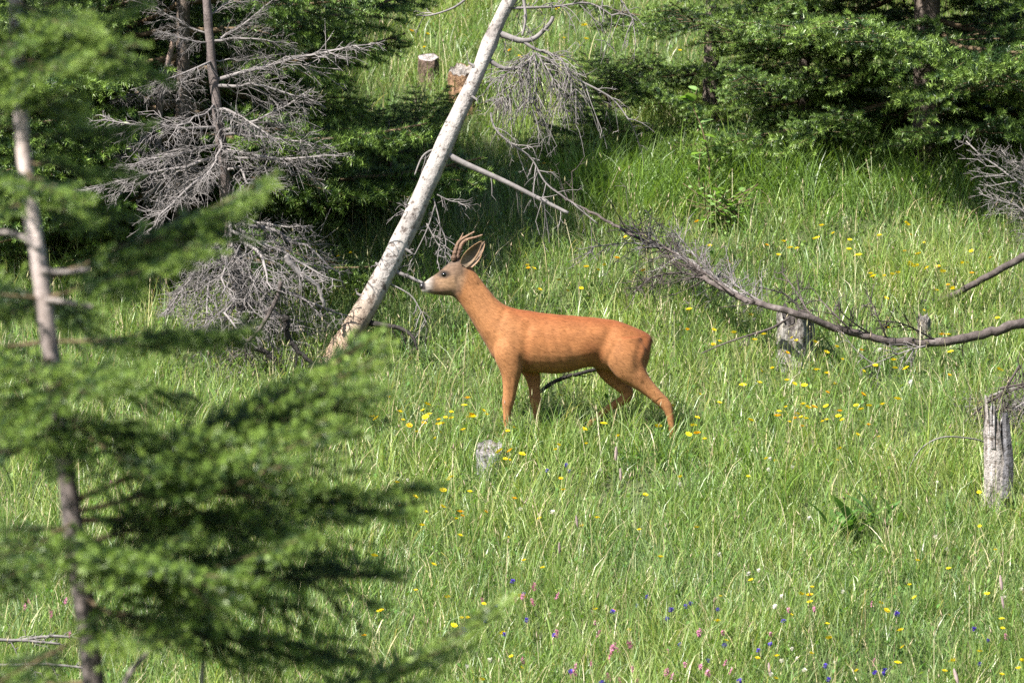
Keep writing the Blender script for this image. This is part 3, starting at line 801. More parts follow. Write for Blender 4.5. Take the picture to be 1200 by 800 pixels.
def trunk_mesh(pts, rad, mat, sides=12, rough=0.08, seed=0, name='trunk', col=(1, 1, 1)):
    """tapering trunk with uneven bark relief; pts relative to the tree's base"""
    pts = np.asarray(pts, float); t0 = np.linspace(0, 1, len(pts)); m = max(len(pts), 40); t = np.linspace(0, 1, m)
    P = np.stack([np.interp(t, t0, pts[:, i]) for i in range(3)], 1); r = np.interp(t, t0, rad)
    for _ in range(3): P[1:-1] = 0.5 * P[1:-1] + 0.25 * (P[:-2] + P[2:])
    mb = MB(); c = np.asarray(col, float)
    if c.ndim == 2: c = np.stack([np.interp(t, t0, c[:, i]) for i in range(3)], 1)
    mb.tube(P, r, sides, c)
    v = mb.v[0].reshape(m, sides, 3)
    for i in range(m):
        for j in range(sides):
            a = 6.283 * j / sides
            k = 1 + rough * nz(math.cos(a) * 1.6 + seed, math.sin(a) * 1.6, t[i] * 26) + rough * 0.7 * nz(math.cos(a) * 4, math.sin(a) * 4 + seed, t[i] * 70)
            v[i, j] = P[i] + (v[i, j] - P[i]) * k
    mb.v[0] = v.reshape(-1, 3)
    return mb.mesh(name, [M[mat]], True)

def spruce(px, Y, height, rlow, label, seed, zlow=0.25, group='live spruces at the edge of the meadow', gap=0.20, r0=None, lowdroop=-0.25, name='spruce_tree', skip=None, power=0.85):
    g = random.Random(seed)
    x = (px - 600) / FPX * Y; z = gz(x, Y)
    t = empty(name, (x, Y, z), label, 'spruce', group)
    r0 = r0 or height * 0.014
    link('trunk', trunk_mesh([(0, 0, -0.1), (0.02, 0, height * 0.4), (0, 0.02, height)], [r0 * 1.25, r0 * 0.8, 0.008], 'bark', 10, 0.12, seed), t)
    h = zlow; k = 0
    while h < height - 0.1:
        f = (h - zlow) / (height - zlow)
        ln = rlow * (1 - f) ** power * g.uniform(0.8, 1.15) + 0.12
        n = 6 if gap < 0.25 and f < 0.5 else 5
        a0 = g.uniform(0, 6.28)
        for i in range(n):
            az = a0 + i * 6.283 / n + g.uniform(-0.35, 0.35)
            if skip and skip(az % 6.283, h): continue
            el = (lowdroop * (1 - f) + 0.5 * f) + g.uniform(-0.14, 0.14)
            L = ln * g.uniform(0.75, 1.15)
            bough(t, LIVE[g.randrange(len(LIVE))] if L > 0.5 else LIVE_TOP[g.randrange(2)], (x, Y, z + h + g.uniform(-0.07, 0.07)), az, el, L if L > 0.5 else L / 0.6, g.uniform(-0.2, 0.2), wide=1.2)
        h += gap * (1 + 0.8 * f) * g.uniform(0.85, 1.15); k += 1
    return t

def build_live_spruces():
    spruce(212, 32.6, 5.6, 1.7, 'dark green spruce right behind the bare grey dead spruce', 31, 0.3, lowdroop=-0.16, power=0.6, skip=lambda a, h: h < 3.0 and abs(a - 4.712) < 0.7, r0=0.05)
    spruce(262, 34.5, 2.9, 1.15, 'shorter green spruce filling the gap behind the dead spruce top', 45, 0.15, lowdroop=0.0)
    spruce(20, 33.2, 4.0, 1.35, 'dense green spruce behind the blurred young spruce', 32, 0.2)
    spruce(75, 36.0, 4.2, 1.5, 'leafy green spruce rising behind the broken dead stem', 33, 0.3)
    spruce(832, 35.5, 3.6, 0.95, 'bushy young spruce behind the leafy broadleaf sapling', 34, 0.15, lowdroop=0.05, gap=0.30)
    spruce(1085, 34.5, 7.5, 1.7, 'large spruce with a dark trunk over the long grass', 35, 0.62, r0=0.085, lowdroop=-0.08, gap=0.30)
    spruce(940, 34.8, 2.9, 0.95, 'low dense young spruce beside the large dark trunked spruce', 36, 0.18, lowdroop=0.08, gap=0.32)
    spruce(1235, 34.9, 6.0, 1.5, 'spruce with sunlit sprays above the bare grey twigs', 37, 0.45, lowdroop=0.0, gap=0.30)
    spruce(1050, 39.5, 8.0, 1.9, 'shadowed spruce with a pale streaked trunk deep in the dark', 38, 0.6, r0=0.11)
    spruce(900, 41.0, 8.0, 1.9, 'deep shaded spruce standing above the bushy young spruce', 39, 0.4)
    spruce(1200, 41.5, 8.0, 2.0, 'black shaded spruce furthest up the bank among the trees', 40, 0.4)
    spruce(1000, 44.0, 9.0, 2.2, 'tall dim spruce closing the dark gap between the trees', 44, 0.4)
    # small saplings in the clearing
    spruce(487, 35.0, 0.45, 0.42, 'little spruce sapling in front of the two sawn stumps', 41, 0.05, 'spruce saplings', 0.11, 0.014, 0.15, 'spruce_sapling')
    spruce(712, 35.0, 0.7, 0.55, 'low spruce sapling beside the hanging grey twig cluster', 42, 0.08, 'spruce saplings', 0.13, 0.016, 0.05, 'spruce_sapling')
    spruce(455, 34.0, 0.6, 0.6, 'shaded spruce sapling crouched beside the leaning dead trunk', 43, 0.08, 'spruce saplings', 0.15, 0.018, 0.0, 'spruce_sapling')
build_live_spruces()

def build_front_spruce():
    Y = 14.0
    base = at(125, 900, Y); base.z = gz(base.x, Y)
    t = empty('young_spruce', base, 'out of focus young spruce with a crooked pale stem, standing before the meadow', 'spruce')
    px = [(5, -420), (12, -150), (18, 20), (25, 170), (38, 260), (52, 350), (62, 440), (80, 570), (86, 620), (104, 740), (112, 810)]
    top = [at(a, b, Y) - base for a, b in px]
    pts = [Vector((0, 0, -0.05))] + top[::-1]
    # stem clear of the ground, then the traced crooked part
    n = len(pts); rad = np.interp(np.linspace(0, 1, n), [0, 0.3, 0.75, 1], [0.034, 0.028, 0.021, 0.010])
    link('trunk', trunk_mesh(pts, rad, 'pale_bark', 12, 0.10, 3, col=np.outer(np.interp(np.arange(n), [0, 3, 5, 7, 10, 11], [0.5, 0.55, 0.9, 1.9, 1.7, 0.9]), (1, 0.96, 0.96))), t)  # lower stem coloured darker for shade of the boughs and dark bark
    g = random.Random(4)
    B = [live_bough_mesh(s, 0.7, 9, 0.48, 0.05, 0.10, 1100, 0.06, 0.018, 0.0030, 1.15, vert=0.16, tone=(1.06, 1.02, 0.95)) for s in (51, 52, 53)]
    spec = [  # from px, to px, tip nearer (-) or farther, width factor
        ((20, 60), (165, 10), 0.1, 1), ((20, 80), (160, 60), -0.2, 1.0), ((26, 160), (170, 150), 0.1, 0.9), ((28, 190), (150, 205), -0.2, .8), ((34, 240), (150, 262), 0.15, 1.0),
        ((44, 330), (300, 230), 0.2, 1.1), ((50, 350), (230, 300), -0.3, 1.1), ((58, 400), (285, 392), -0.1, 0.9), ((60, 420), (215, 470), 0.25, 1.0),
        ((70, 500), (255, 520), -0.3, 1.0), ((80, 590), (425, 425), 0.1, 1.15), ((84, 610), (478, 590), 0.15, 1.15), ((82, 600), (385, 520), -0.25, 1.1), ((88, 640), (330, 560), -0.4, 1.1), ((66, 460), (10, 520), -0.6, 1.0), ((92, 660), (210, 640), -0.5, 1.0),
        ((92, 670), (440, 690), 0.2, 1.15), ((96, 690), (330, 655), -0.4, 1.2), ((100, 710), (400, 775), 0.1, 1.1), ((90, 640), (250, 690), -0.7, 1.1),
        ((112, 980), (556, 738), 0.0, 0.55), ((112, 930), (480, 790), 0.3, 0.8), ((112, 930), (330, 830), -0.3, 1.0), ((112, 860), (420, 850), 0.4, 1.0),
        ((20, 60), (-120, 30), 0.1, 1), ((26, 150), (-110, 140), -0.2, 1), ((34, 240), (-100, 250), 0.3, 1), ((50, 350), (-140, 330), -0.3, 1.1), ((58, 400), (-160, 420), 0.2, 1.1),
        ((72, 520), (-150, 545), 0.3, 1.2), ((90, 650), (-80, 700), 0.4, 1.0), ((104, 740), (-60, 830), -0.3, 1.0), ((110, 800), (-50, 800), 0.5, 1.0),
        ((62, 440), (90, 470), -0.75, 1.0), ((44, 330), (60, 380), 0.8, 1.0), ((30, 200), (50, 230), -0.6, 1.0), ((20, 60), (60, 90), -0.6, 1.0), ((22, 110), (70, 130), 0.6, 1.0), ((20, 30), (100, -30), 0.3, 1.0), ((20, 20), (0, 70), -0.5, 1.0),
        ((24, 130), (85, 110), -0.35, 1.0), ((18, 0), (90, 40), -0.4, 1.0), ((18, 10), (180, 95), 0.2, 1.0),
        ((66, 470), (150, 560), -0.5, 1.1), ((86, 610), (0, 660), -0.5, 1.1), ((60, 420), (30, 440), -0.6, 1.1), ((100, 700), (200, 760), -0.5, 1.0),
        ((225, 525), (445, 428), 0.06, 1.2), ((250, 515), (440, 470), -0.1, 1.1), ((170, 285), (312, 226), 0.1, 1.1), ((150, 392), (290, 395), -0.15, 0.9)]
    for i, (a, b, dy, w) in enumerate(spec):
        bough_to(t, B[i % 3], at(*a, Y), at(b[0] + (b[0] - a[0]) * 0.06, b[1] + (b[1] - a[1]) * 0.06, Y + dy), 0.7, g.uniform(-0.4, 0.4), 'bough', w * 0.85)
    # crown continues above the picture
    h0 = at(8, -60, Y)
    for k in range(16):
        p = at(14 - k * 1.2, -40 - k * 26, Y); ln = 0.42 * (1 - k / 18) + 0.08
        for i in range(3):
            az = g.uniform(0, 6.28); bough(t, B[g.randrange(3)], p, az, g.uniform(0.0, 0.5), ln / 0.7, g.uniform(-0.3, 0.3))
    # bare whitish side stems
    for pts in ([(44, 292), (30, 280), (12, 273), (-20, 272)], [(48, 318), (75, 319), (105, 316)], [(54, 352), (80, 354), (108, 360)], [(118, 900), (150, 790), (190, 745), (225, 700)], [(118, 940), (235, 830), (238, 770), (236, 735)]):
        P = [at(a, b, Y - 0.02) - base for a, b in pts]
        link('bare_branch', trunk_mesh(P, np.linspace(0.010, 0.006, len(P)), 'pale_bark', 7, 0.06, 9, 'bare_branch'), t)
build_front_spruce()
# ------------------------------------------------------------------ dead wood
def spl(pts, m=6):
    arr = np.array([list(p) for p in pts], float); n = len(arr); out = []
    for i in range(n - 1):
        p0, p1, p2, p3 = arr[max(i - 1, 0)], arr[i], arr[i + 1], arr[min(i + 2, n - 1)]
        for t in np.linspace(0, 1, m, endpoint=False):
            out.append(0.5 * ((2 * p1) + (p2 - p0) * t + (2 * p0 - 5 * p1 + 4 * p2 - p3) * t * t + (3 * p1 - p0 - 3 * p2 + p3) * t ** 3))
    out.append(arr[-1]); return np.array(out)

def twiggy(mb, pts, r0, r1, n, lmin, lmax, seed, sides=6, tw=0.0024, col=(1, 1, 1), start=0.15, hang=-0.2, sub=3, curl=0.5, fan=0.9, plane=None):
    """a bare branch through pts carrying n side twigs, each with a few finer twigs"""
    g = np.random.default_rng(seed); P = spl(pts, 6); k = len(P)
    mb.tube(P, np.linspace(r0, r1, k), sides, col)
    tan = np.gradient(P, axis=0); tan /= np.linalg.norm(tan, axis=1)[:, None]
    for i in range(n):
        s = start + (1 - start) * g.uniform(); j = min(k - 1, int(s * (k - 1)))
        t = tan[j]; rv = g.normal(0, 1, 3); rv[1] *= 0.7; rv -= t * rv.dot(t); rv /= np.linalg.norm(rv) + 1e-9
        d = t * math.cos(fan) + rv * math.sin(fan); L = g.uniform(lmin, lmax)
        u = np.linspace(0, 1, 5)
        q = P[j] + np.outer(u * L, d) + np.outer(u ** 2 * L, [0, 0, hang + g.normal(0, 0.2)]) + np.outer(u ** 2 * L * curl * g.normal(0, 0.5), np.cross(d, [0, 1, 0]))
        c = np.array(col) * g.uniform(0.75, 1.25)
        mb.tube(q, np.linspace(tw * 1.5, tw * 0.7, 5), 4, c, 0, False)
        for _ in range(sub):
            b = q[g.integers(1, 5)]; e = d + g.normal(0, 0.65, 3); e /= np.linalg.norm(e); l = L * g.uniform(0.2, 0.55)
            u3 = np.linspace(0, 1, 4)
            p3 = b + np.outer(u3 * l, e) + np.outer(u3 ** 2 * l, [0, 0, hang + g.normal(0, 0.4)])
            mb.tube(p3, np.linspace(tw, tw * 0.55, 4), 3, c, 0, False)
            if g.uniform() < 0.6:
                b = p3[g.integers(1, 3)]; e2 = e + g.normal(0, 0.7, 3); e2 /= np.linalg.norm(e2)
                mb.tube([b, b + e2 * l * 0.25, b + e2 * l * 0.5 + np.array([0, 0, hang * l * 0.4])], [tw * 0.8, tw * 0.65, tw * 0.5], 3, c, 0, False)

def rel(base, lst): return [Vector(p) - base for p in lst]

def build_leaning_trunk():
    base = hit(392, 426); Yb = base.y
    Yf = lambda py: Yb + (426 - py) / 426 * 0.55            # it leans a little away up the bank
    t = empty('leaning_dead_tree', base, 'pale silver dead trunk leaning to the right, bare broken branches on it', 'dead tree')
    axis = [(384, 436), (398, 408), (424, 372), (445, 330), (470, 284), (500, 218), (518, 176), (540, 128), (562, 82), (574, 50), (584, 25), (602, -8), (640, -80), (690, -190), (735, -300)]
    pts = rel(base, [at(a, b, Yf(b)) for a, b in axis])
    rad = [0.074, 0.072, 0.068, 0.065, 0.062, 0.057, 0.059, 0.050, 0.044, 0.050, 0.038, 0.045, 0.040, 0.028, 0.012]
    peel = np.array([(1.05, 0.80, 0.58), (1.05, 0.82, 0.62), (1.0, 0.84, 0.68)] + [(1, 0.985, 0.97)] * 12)
    link('trunk', trunk_mesh(pts, rad, 'birchy', 22, 0.10, 2, col=peel), t)
    def br(lst, r0, r1, n, lmin, lmax, seed, dy=0.0, **kw):
        mb = MB(); P = rel(base, [at(a, b, Yf(b) + dy + (0.12 * i if kw.get('away') else 0)) for i, (a, b) in enumerate(lst)])
        kw.pop('away', None); twiggy(mb, P, r0, r1, n, lmin, lmax, seed, **kw)
        return link('branch', mb.mesh('branch', [M['dead_wood']]), t)
    br([(522, 180), (545, 192), (590, 212), (630, 232), (666, 250)], 0.024, 0.012, 6, 0.08, 0.2, 1, sub=2)
    br([(524, 182), (508, 176), (495, 184), (486, 205)], 0.010, 0.004, 3, 0.05, 0.1, 2)
    br([(576, 35), (592, 42), (612, 48), (628, 44), (644, 28), (648, 20)], 0.026, 0.010, 6, 0.08, 0.2, 3)
    br([(612, 48), (628, 58), (655, 68), (672, 90), (700, 105), (720, 118), (738, 142)], 0.012, 0.004, 26, 0.10, 0.24, 4, hang=-0.35)
    br([(572, 70), (590, 80), (612, 78), (626, 64)], 0.018, 0.008, 10, 0.1, 0.22, 5, hang=-0.6)
    # the hanging cluster of fine twigs
    for k, (a, b, c) in enumerate((((626, 62), (612, 90), (590, 118)), ((626, 62), (630, 95), (622, 128)), ((628, 62), (648, 92), (655, 125)), ((628, 62), (664, 84), (676, 112)), ((620, 64), (600, 80), (582, 100)))):
        br([a, b, c], 0.006, 0.002, 34, 0.08, 0.22, 10 + k, hang=-0.55, tw=0.0021, start=0.1)
    br([(575, 132), (580, 150), (598, 168), (622, 185), (640, 215), (668, 236), (700, 262)], 0.007, 0.004, 22, 0.06, 0.18, 6, hang=-0.3)
    br([(612, -10), (616, 20), (612, 42)], 0.012, 0.008, 8, 0.06, 0.15, 7)
    br([(600, 10), (650, 8), (690, 4), (720, 20)], 0.010, 0.004, 22, 0.08, 0.2, 8, hang=-0.35)
    br([(690, -40), (720, -10), (740, 20), (742, 30)], 0.008, 0.003, 18, 0.06, 0.16, 9, hang=-0.4)
    br([(545, 0), (530, 10), (505, 18), (488, 18)], 0.009, 0.004, 3, 0.06, 0.14, 16)
    # broken stubs along the trunk
    for k, (a, b) in enumerate((((548, 112), (560, 118)), ((560, 82), (549, 74)), ((486, 246), (474, 240)), ((452, 318), (440, 308)), ((532, 150), (522, 142)), ((470, 290), (484, 298)), ((430, 352), (418, 344)))):
        br([a, ((a[0] + b[0]) / 2, (a[1] + b[1]) / 2 - 1), b], 0.014, 0.007, 1, 0.03, 0.05, 40 + k, dy=-0.03)
    # twigs below, beside the deer's head
    br([(508, 198), (500, 235), (484, 250), (470, 245)], 0.006, 0.003, 8, 0.05, 0.12, 17)
    for k, l in enumerate(([(512, 228), (530, 236), (548, 236)], [(510, 240), (500, 270), (484, 302), (478, 312)], [(508, 232), (516, 268), (512, 310)], [(510, 255), (522, 280), (520, 305)], [(500, 262), (516, 290), (530, 300)])):
        br(l, 0.005, 0.002, 8, 0.05, 0.13, 20 + k, hang=0.1, tw=0.002)
    br([(462, 318), (478, 324), (496, 332)], 0.016, 0.010, 2, 0.04, 0.08, 30)
    br([(452, 330), (480, 345), (492, 362), (500, 378)], 0.005, 0.003, 6, 0.05, 0.15, 31)
    # splintered foot with a dark stub of root
    mb = MB(); twiggy(mb, rel(base, [at(430, 378, Yb + 0.1), at(455, 382, Yb), at(470, 385, Yb - .05), at(484, 395, Yb - .1), at(489, 410, Yb - .12)]), 0.022, 0.006, 5, 0.05, 0.14, 33)
    link('broken_root', mb.mesh('broken_root', [M['dark_wood']]), t)
    mb = MB(); twiggy(mb, rel(base, [at(412, 400, Yb + 0.12), at(424, 410, Yb + .1), at(428, 428, Yb + .05)]), 0.03, 0.015, 3, 0.03, 0.06, 34)
    link('broken_root', mb.mesh('broken_root', [M['dark_wood']]), t)
build_leaning_trunk()

def build_dead_spruce():
    Y = 32.3
    base = hit(296, 408); Y = base.y
    t = empty('dead_spruce', base, 'standing dead spruce, grey and needleless, with layered bare boughs', 'dead tree')
    axis = [(298, 420), (290, 380), (278, 320), (266, 240), (258, 160), (250, 90), (244, 30), (240, -40), (236, -160), (233, -260)]
    Yt = lambda py: Y
    P3 = [at(a, b, Y) for a, b in axis]
    link('trunk', trunk_mesh(rel(base, P3), [0.052, 0.048, 0.044, 0.038, 0.033, 0.030, 0.027, 0.024, 0.016, 0.008], 'pale_bark', 12, 0.2, 5, col=(0.46, 0.43, 0.43)), t)
    def on(py): return at(np.interp(py, [-260, -40, 30, 90, 160, 240, 320, 380, 420], [233, 240, 244, 250, 258, 266, 278, 290, 298]), py, Y)
    g = random.Random(8)
    spec = [((242, 52), (320, 2), 0.1), ((246, 48), (350, 40), -0.1), ((246, 50), (182, 33), -0.2), ((244, 40), (150, 2), 0.1), ((250, 72), (162, 118), -0.3), ((256, 95), (435, 42), -0.2),
            ((258, 100), (385, 92), -0.35), ((256, 70), (330, 66), 0.2), ((262, 158), (395, 150), -0.3), ((262, 155), (370, 105), -0.2), ((264, 185), (405, 178), -0.2), ((266, 182), (390, 205), -0.5), ((258, 150), (105, 132), -0.2),
            ((262, 170), (140, 165), -0.5), ((264, 185), (90, 222), -0.3), ((266, 190), (150, 250), -0.6), ((262, 160), (230, 215), -0.6), ((256, 120), (200, 170), -0.5), ((268, 200), (330, 235), -0.6), ((258, 130), (330, 160), -0.7),
            ((244, 20), (300, -30), 0.1), ((242, 0), (180, -20), -0.1), ((238, -80), (300, -110), 0.2), ((238, -100), (170, -120), 0.1), ((236, -170), (270, -200), -0.1),
            # drooping skirts near the ground
            ((270, 255), (385, 355), -0.3), ((272, 262), (400, 320), -0.15), ((274, 270), (170, 345), -0.3), ((276, 280), (230, 385), -0.5), ((276, 285), (340, 400), -0.5), ((270, 250), (370, 270), -0.25), ((280, 300), (300, 400), -0.7), ((280, 310), (395, 395), -0.3), ((282, 320), (195, 370), -0.3),
            ((284, 330), (250, 420), -0.6), ((272, 262), (330, 340), -0.7), ((286, 340), (365, 415), -0.5), ((270, 260), (250, 340), -0.6)]
    for i, (a, b, dy) in enumerate(spec):
        low = a[1] > 240
        bough_to(t, DEAD[(i * 3) % 7], on(a[1]), at(*b, Y + dy), 1.0, g.uniform(-0.7, 0.7), 'dead_bough', g.uniform(0.75, 1.1) if not low else 1.15)
    # second, thinner broken stem beside it
    b2 = hit(160, 372); b2 = Vector((at(152, 330, b2.y - .4).x, 32.4, gz(at(152, 330, 32.4).x, 32.4)))
    t2 = empty('broken_dead_stem', b2, 'thin dead stem with a pale snapped tip beside the grey dead spruce', 'dead tree')
    ax = [(186, 260), (184, 200), (186, 130), (194, 85), (203, 48)]
    P = [Vector((0, 0, -0.05)) + Vector((0.15, 0, 0.0))] + rel(b2, [at(a, b, 32.4) for a, b in ax])
    cl = np.array([(0.8, 0.75, 0.7)] * 4 + [(1.0, 0.9, 0.85), (1.5, 1.15, 0.9)])
    link('trunk', trunk_mesh(P, [0.04, 0.034, 0.030, 0.026, 0.022, 0.016], 'dead_wood', 9, 0.12, 6, col=cl), t2)
    for i, (a, b, dy) in enumerate((((190, 110), (135, 118), -0.2), ((188, 120), (240, 95), -.3), ((186, 150), (120, 175), -.4), ((186, 170), (230, 185), -.4), ((184, 200), (140, 225), -.3), ((196, 75), (160, 120), -.2), ((184, 190), (200, 240), -.5))):
        bough_to(t2, DEAD[(i + 1) % 7], at(*a, 32.4), at(*b, 32.4 + dy), 1.0, g.uniform(-0.6, 0.6), 'dead_bough', 1.5)
build_dead_spruce()

def fallen(name, label, pts, r0, r1, n, lmin, lmax, seed, mat, cat='branch', group=None, dy=0.0, part='twigs', h=None, **kw):
    """a fallen branch: stem and its twigs"""
    W = [at(a, b, Y) for a, b, Y in pts]
    base = Vector((W[0].x, W[0].y, gz(W[0].x, W[0].y)))
    t = empty(name, base, label, cat, group)
    mb = MB(); P = spl(rel(base, W), 8)
    g = np.random.default_rng(seed)
    P[1:-1] += g.normal(0, r0 * 0.12, (len(P) - 2, 3))
    mb.tube(P, np.linspace(r0, r1, len(P)) * (1 + 0.04 * g.normal(size=len(P))), 9, np.array([(1, 1, 1)] * len(P)) * g.uniform(0.8, 1.2, (len(P), 1)))
    link('stem', mb.mesh('stem', [M[mat]]), t)
    mb = MB(); twiggy(mb, rel(base, W), r1 * 0.6, r1 * 0.4, n, lmin, lmax, seed, **kw)
    o = link(part, mb.mesh(part, [M[mat]]), t); tag(o, kind='stuff')
    return t

def build_fallen():
    # long dead spruce top arching over the meadow on the right
    Y = lambda py: 30.85 + max(0, 366 - py) * 0.016 + max(0, py - 366) * 0.002
    main = [(1290, 352), (1200, 378), (1150, 392), (1095, 401), (1040, 399), (985, 386), (930, 366), (890, 356), (860, 345), (825, 325), (790, 296), (750, 280), (710, 258), (672, 238), (640, 214)]
    t = fallen('fallen_dead_spruce', 'long fallen dead spruce stem arching across the grass in front of a stump', [(a, b, Y(b)) for a, b in main], 0.033, 0.005, 12, 0.08, 0.25, 51, 'brown_wood', 'dead tree', hang=0.15)
    W0 = Vector(t.location)
    def add(name, lst, r0, r1, n, lmin, lmax, seed, **kw):
        mb = MB(); twiggy(mb, rel(W0, [at(a, b, Y(b) + kw.get('dy', 0)) for a, b in lst]), r0, r1, n, lmin, lmax, seed, **{k: v for k, v in kw.items() if k not in ('dy', 'mat')})
        link(name, mb.mesh(name, [M[kw.get('mat', 'brown_wood')]]), t)
    # brush of twigs on the upper part
    for k, l in enumerate(([(860, 345), (820, 315), (770, 285), (735, 270)], [(850, 338), (800, 300), (745, 285), (690, 290)], [(835, 330), (800, 320), (765, 325), (740, 345)], [(880, 352), (845, 330), (815, 300), (790, 270)], [(820, 320), (790, 305), (770, 290), (740, 262)], [(900, 358), (870, 340), (850, 322)])):
        add('side_branch', l, 0.009, 0.003, 44, 0.07, 0.22, 60 + k, hang=0.05, tw=0.0022, mat='dead_wood' if k % 2 else 'brown_wood', dy=-0.1 + 0.05 * k)
    for k, l in enumerate(([(950, 372), (938, 350), (925, 330), (915, 318)], [(942, 368), (920, 345), (880, 335)], [(1040, 399), (1030, 375), (1020, 352)], [(1030, 398), (1000, 378), (985, 365)], [(1000, 390), (980, 370), (960, 350)], [(1095, 398), (1060, 380), (1035, 376)], [(965, 378), (945, 362), (935, 335)])):
        add('side_branch', l, 0.007, 0.003, 12, 0.05, 0.14, 70 + k, hang=0.25, tw=0.0024, mat='dark_wood' if k % 2 else 'brown_wood')
    add('side_branch', [(925, 372), (905, 384), (880, 392), (850, 402), (822, 414)], 0.009, 0.004, 4, 0.05, 0.1, 78, mat='brown_wood', dy=-0.2)
    add('side_branch', [(1085, 405), (1060, 412), (1010, 432)], 0.006, 0.003, 16, 0.08, 0.25, 79, mat='dead_wood', dy=-0.2)
    # second smooth branch
    fallen('fallen_bare_branch', 'smooth grey bare branch curving up beyond the fallen dead spruce', [(1056, 353, 32.3), (1082, 355, 32.2), (1112, 348, 32.1), (1150, 328, 32.0), (1205, 298, 31.9), (1260, 270, 31.8)], 0.018, 0.024, 5, 0.08, 0.2, 81, 'brown_wood', hang=-0.2)
    # pale dead spruce bough at the right edge, high
    b = at(1250, 262, 33.2); b.z = gz(b.x, 33.2)
    t = empty('grey_twig_bough', at(1268, 300, 33.2), 'bleached bare bough with curling grey twigs under the right hand spruce', 'branch')
    for i, (a, q, dy) in enumerate((((1262, 290), (1138, 160), 0), ((1255, 290), (1150, 225), -0.1), ((1265, 300), (1190, 275), -0.2), ((1262, 270), (1195, 165), 0.2))):
        bough_to(t, DEAD[i], at(*a, 33.2), at(*q, 33.2 + dy), 1.0, [0.8, -0.7, 0.5, 1.0][i], 'dead_bough', 1.0)
    mb = MB(); mb.tube(rel(Vector(t.location), [at(1262, 275, 33.2), at(1266, 300, 33.25), at(1275, 340, 33.2), at(1280, 380, 33.1)]), [0.02, 0.025, 0.03, 0.034], 8); link('stem', mb.mesh('stem', [M['dead_wood']]), t)
    # brush heap behind the split snag
    b = hit(1188, 500); t = empty('brush_heap', b, 'tangled heap of dead twigs behind the split grey snag', 'brush')
    g = random.Random(12)
    for i in range(9):
        q = (g.uniform(1100, 1180), g.uniform(455, 530)); p0 = (1205 + g.uniform(0, 40), g.uniform(440, 490))
        bough_to(t, DEAD[i % 4], at(*p0, b.y + g.uniform(-.1, .3)), at(*q, b.y + g.uniform(-.2, .2)), 1.0, g.uniform(-1, 1), 'dead_bough', 1.3)
    for i, l in enumerate(([(1172, 455), (1196, 450), (1230, 440)], [(1120, 505), (1160, 470), (1210, 448)], [(1195, 428), (1180, 452), (1165, 470)], [(1150, 488), (1170, 480), (1230, 470)])):
        mb = MB(); twiggy(mb, rel(b, [at(a, c, b.y - 0.1) for a, c in l]), 0.009, 0.005, 14, 0.06, 0.2, 90 + i); link('stick', mb.mesh('stick', [M['brown_wood']]), t)
    # bent bare whip by the snag
    mb = MB(); b = hit(1060, 575); P = spl([at(1062, 572, b.y), at(1066, 548, b.y), (at(1080, 525, b.y)), at(1105, 512, b.y), at(1140, 514, b.y + .1), at(1160, 520, b.y + .2)], 6)
    mb.tube(P - np.array(b), np.linspace(0.003, 0.005, len(P)), 5); o = link('bent_twig', mb.mesh('bent_twig', [M['dead_wood']]), None, b)
    tag(o, 'thin grey twig bent in an arch beside the split snag', 'twig')
    # dark stick behind the deer's legs
    fallen('dark_stick', 'blackened stick lying in the grass behind the deer', [(628, 462, 30.45), (650, 447, 30.45), (672, 439, 30.45), (700, 433, 30.48), (730, 428, 30.5)], 0.013, 0.010, 8, 0.04, 0.09, 83, 'dark_wood', hang=0.1)
    # brown curved branches in the dead brush left of the leaning trunk
    for i, (l, m) in enumerate((([(330, 330), (322, 355), (305, 385), (290, 402), (288, 420)], 'brown_wood'), ([(335, 370), (338, 395), (350, 412), (375, 432)], 'dark_wood'), ([(290, 405), (310, 412), (328, 430), (335, 455)], 'dark_wood'), ([(335, 300), (350, 320), (372, 335), (380, 360)], 'dead_wood'))):
        nm = ['bent brown branch rising from the dead brush', 'black crooked branch lying against the foot of the leaning trunk', 'dark rotten branch sprawling in the grass before the dead brush', 'thick pale bowed branch over the dead brush'][i]
        yy = hit(335, 440).y - 0.3
        fallen('fallen_branch', nm, [(a, b, yy + 0.1 * i) for a, b in l], [0.014, 0.022, 0.02, 0.02][i], 0.010, 8, 0.05, 0.16, 100 + i, m, group='branches in the dead brush')
    # sticks at the lower left
    for i, l in enumerate(([(-30, 748), (20, 750), (70, 754)], [(10, 752), (60, 745), (95, 748)], [(-10, 780), (50, 778), (100, 782)])):
        yy = hit(l[1][0], l[1][1], 0.22).y
        fallen('fallen_stick', ['straight bleached stick on the grass below the blurred spruce', 'forked bleached stick crossing another on the grass', 'low weathered stick half sunk in the grass'][i], [(a, b, yy) for a, b in l], 0.010, 0.006, 5, 0.05, 0.15, 110 + i, 'dead_wood', 'stick', 'bleached sticks on the grass')
build_fallen()

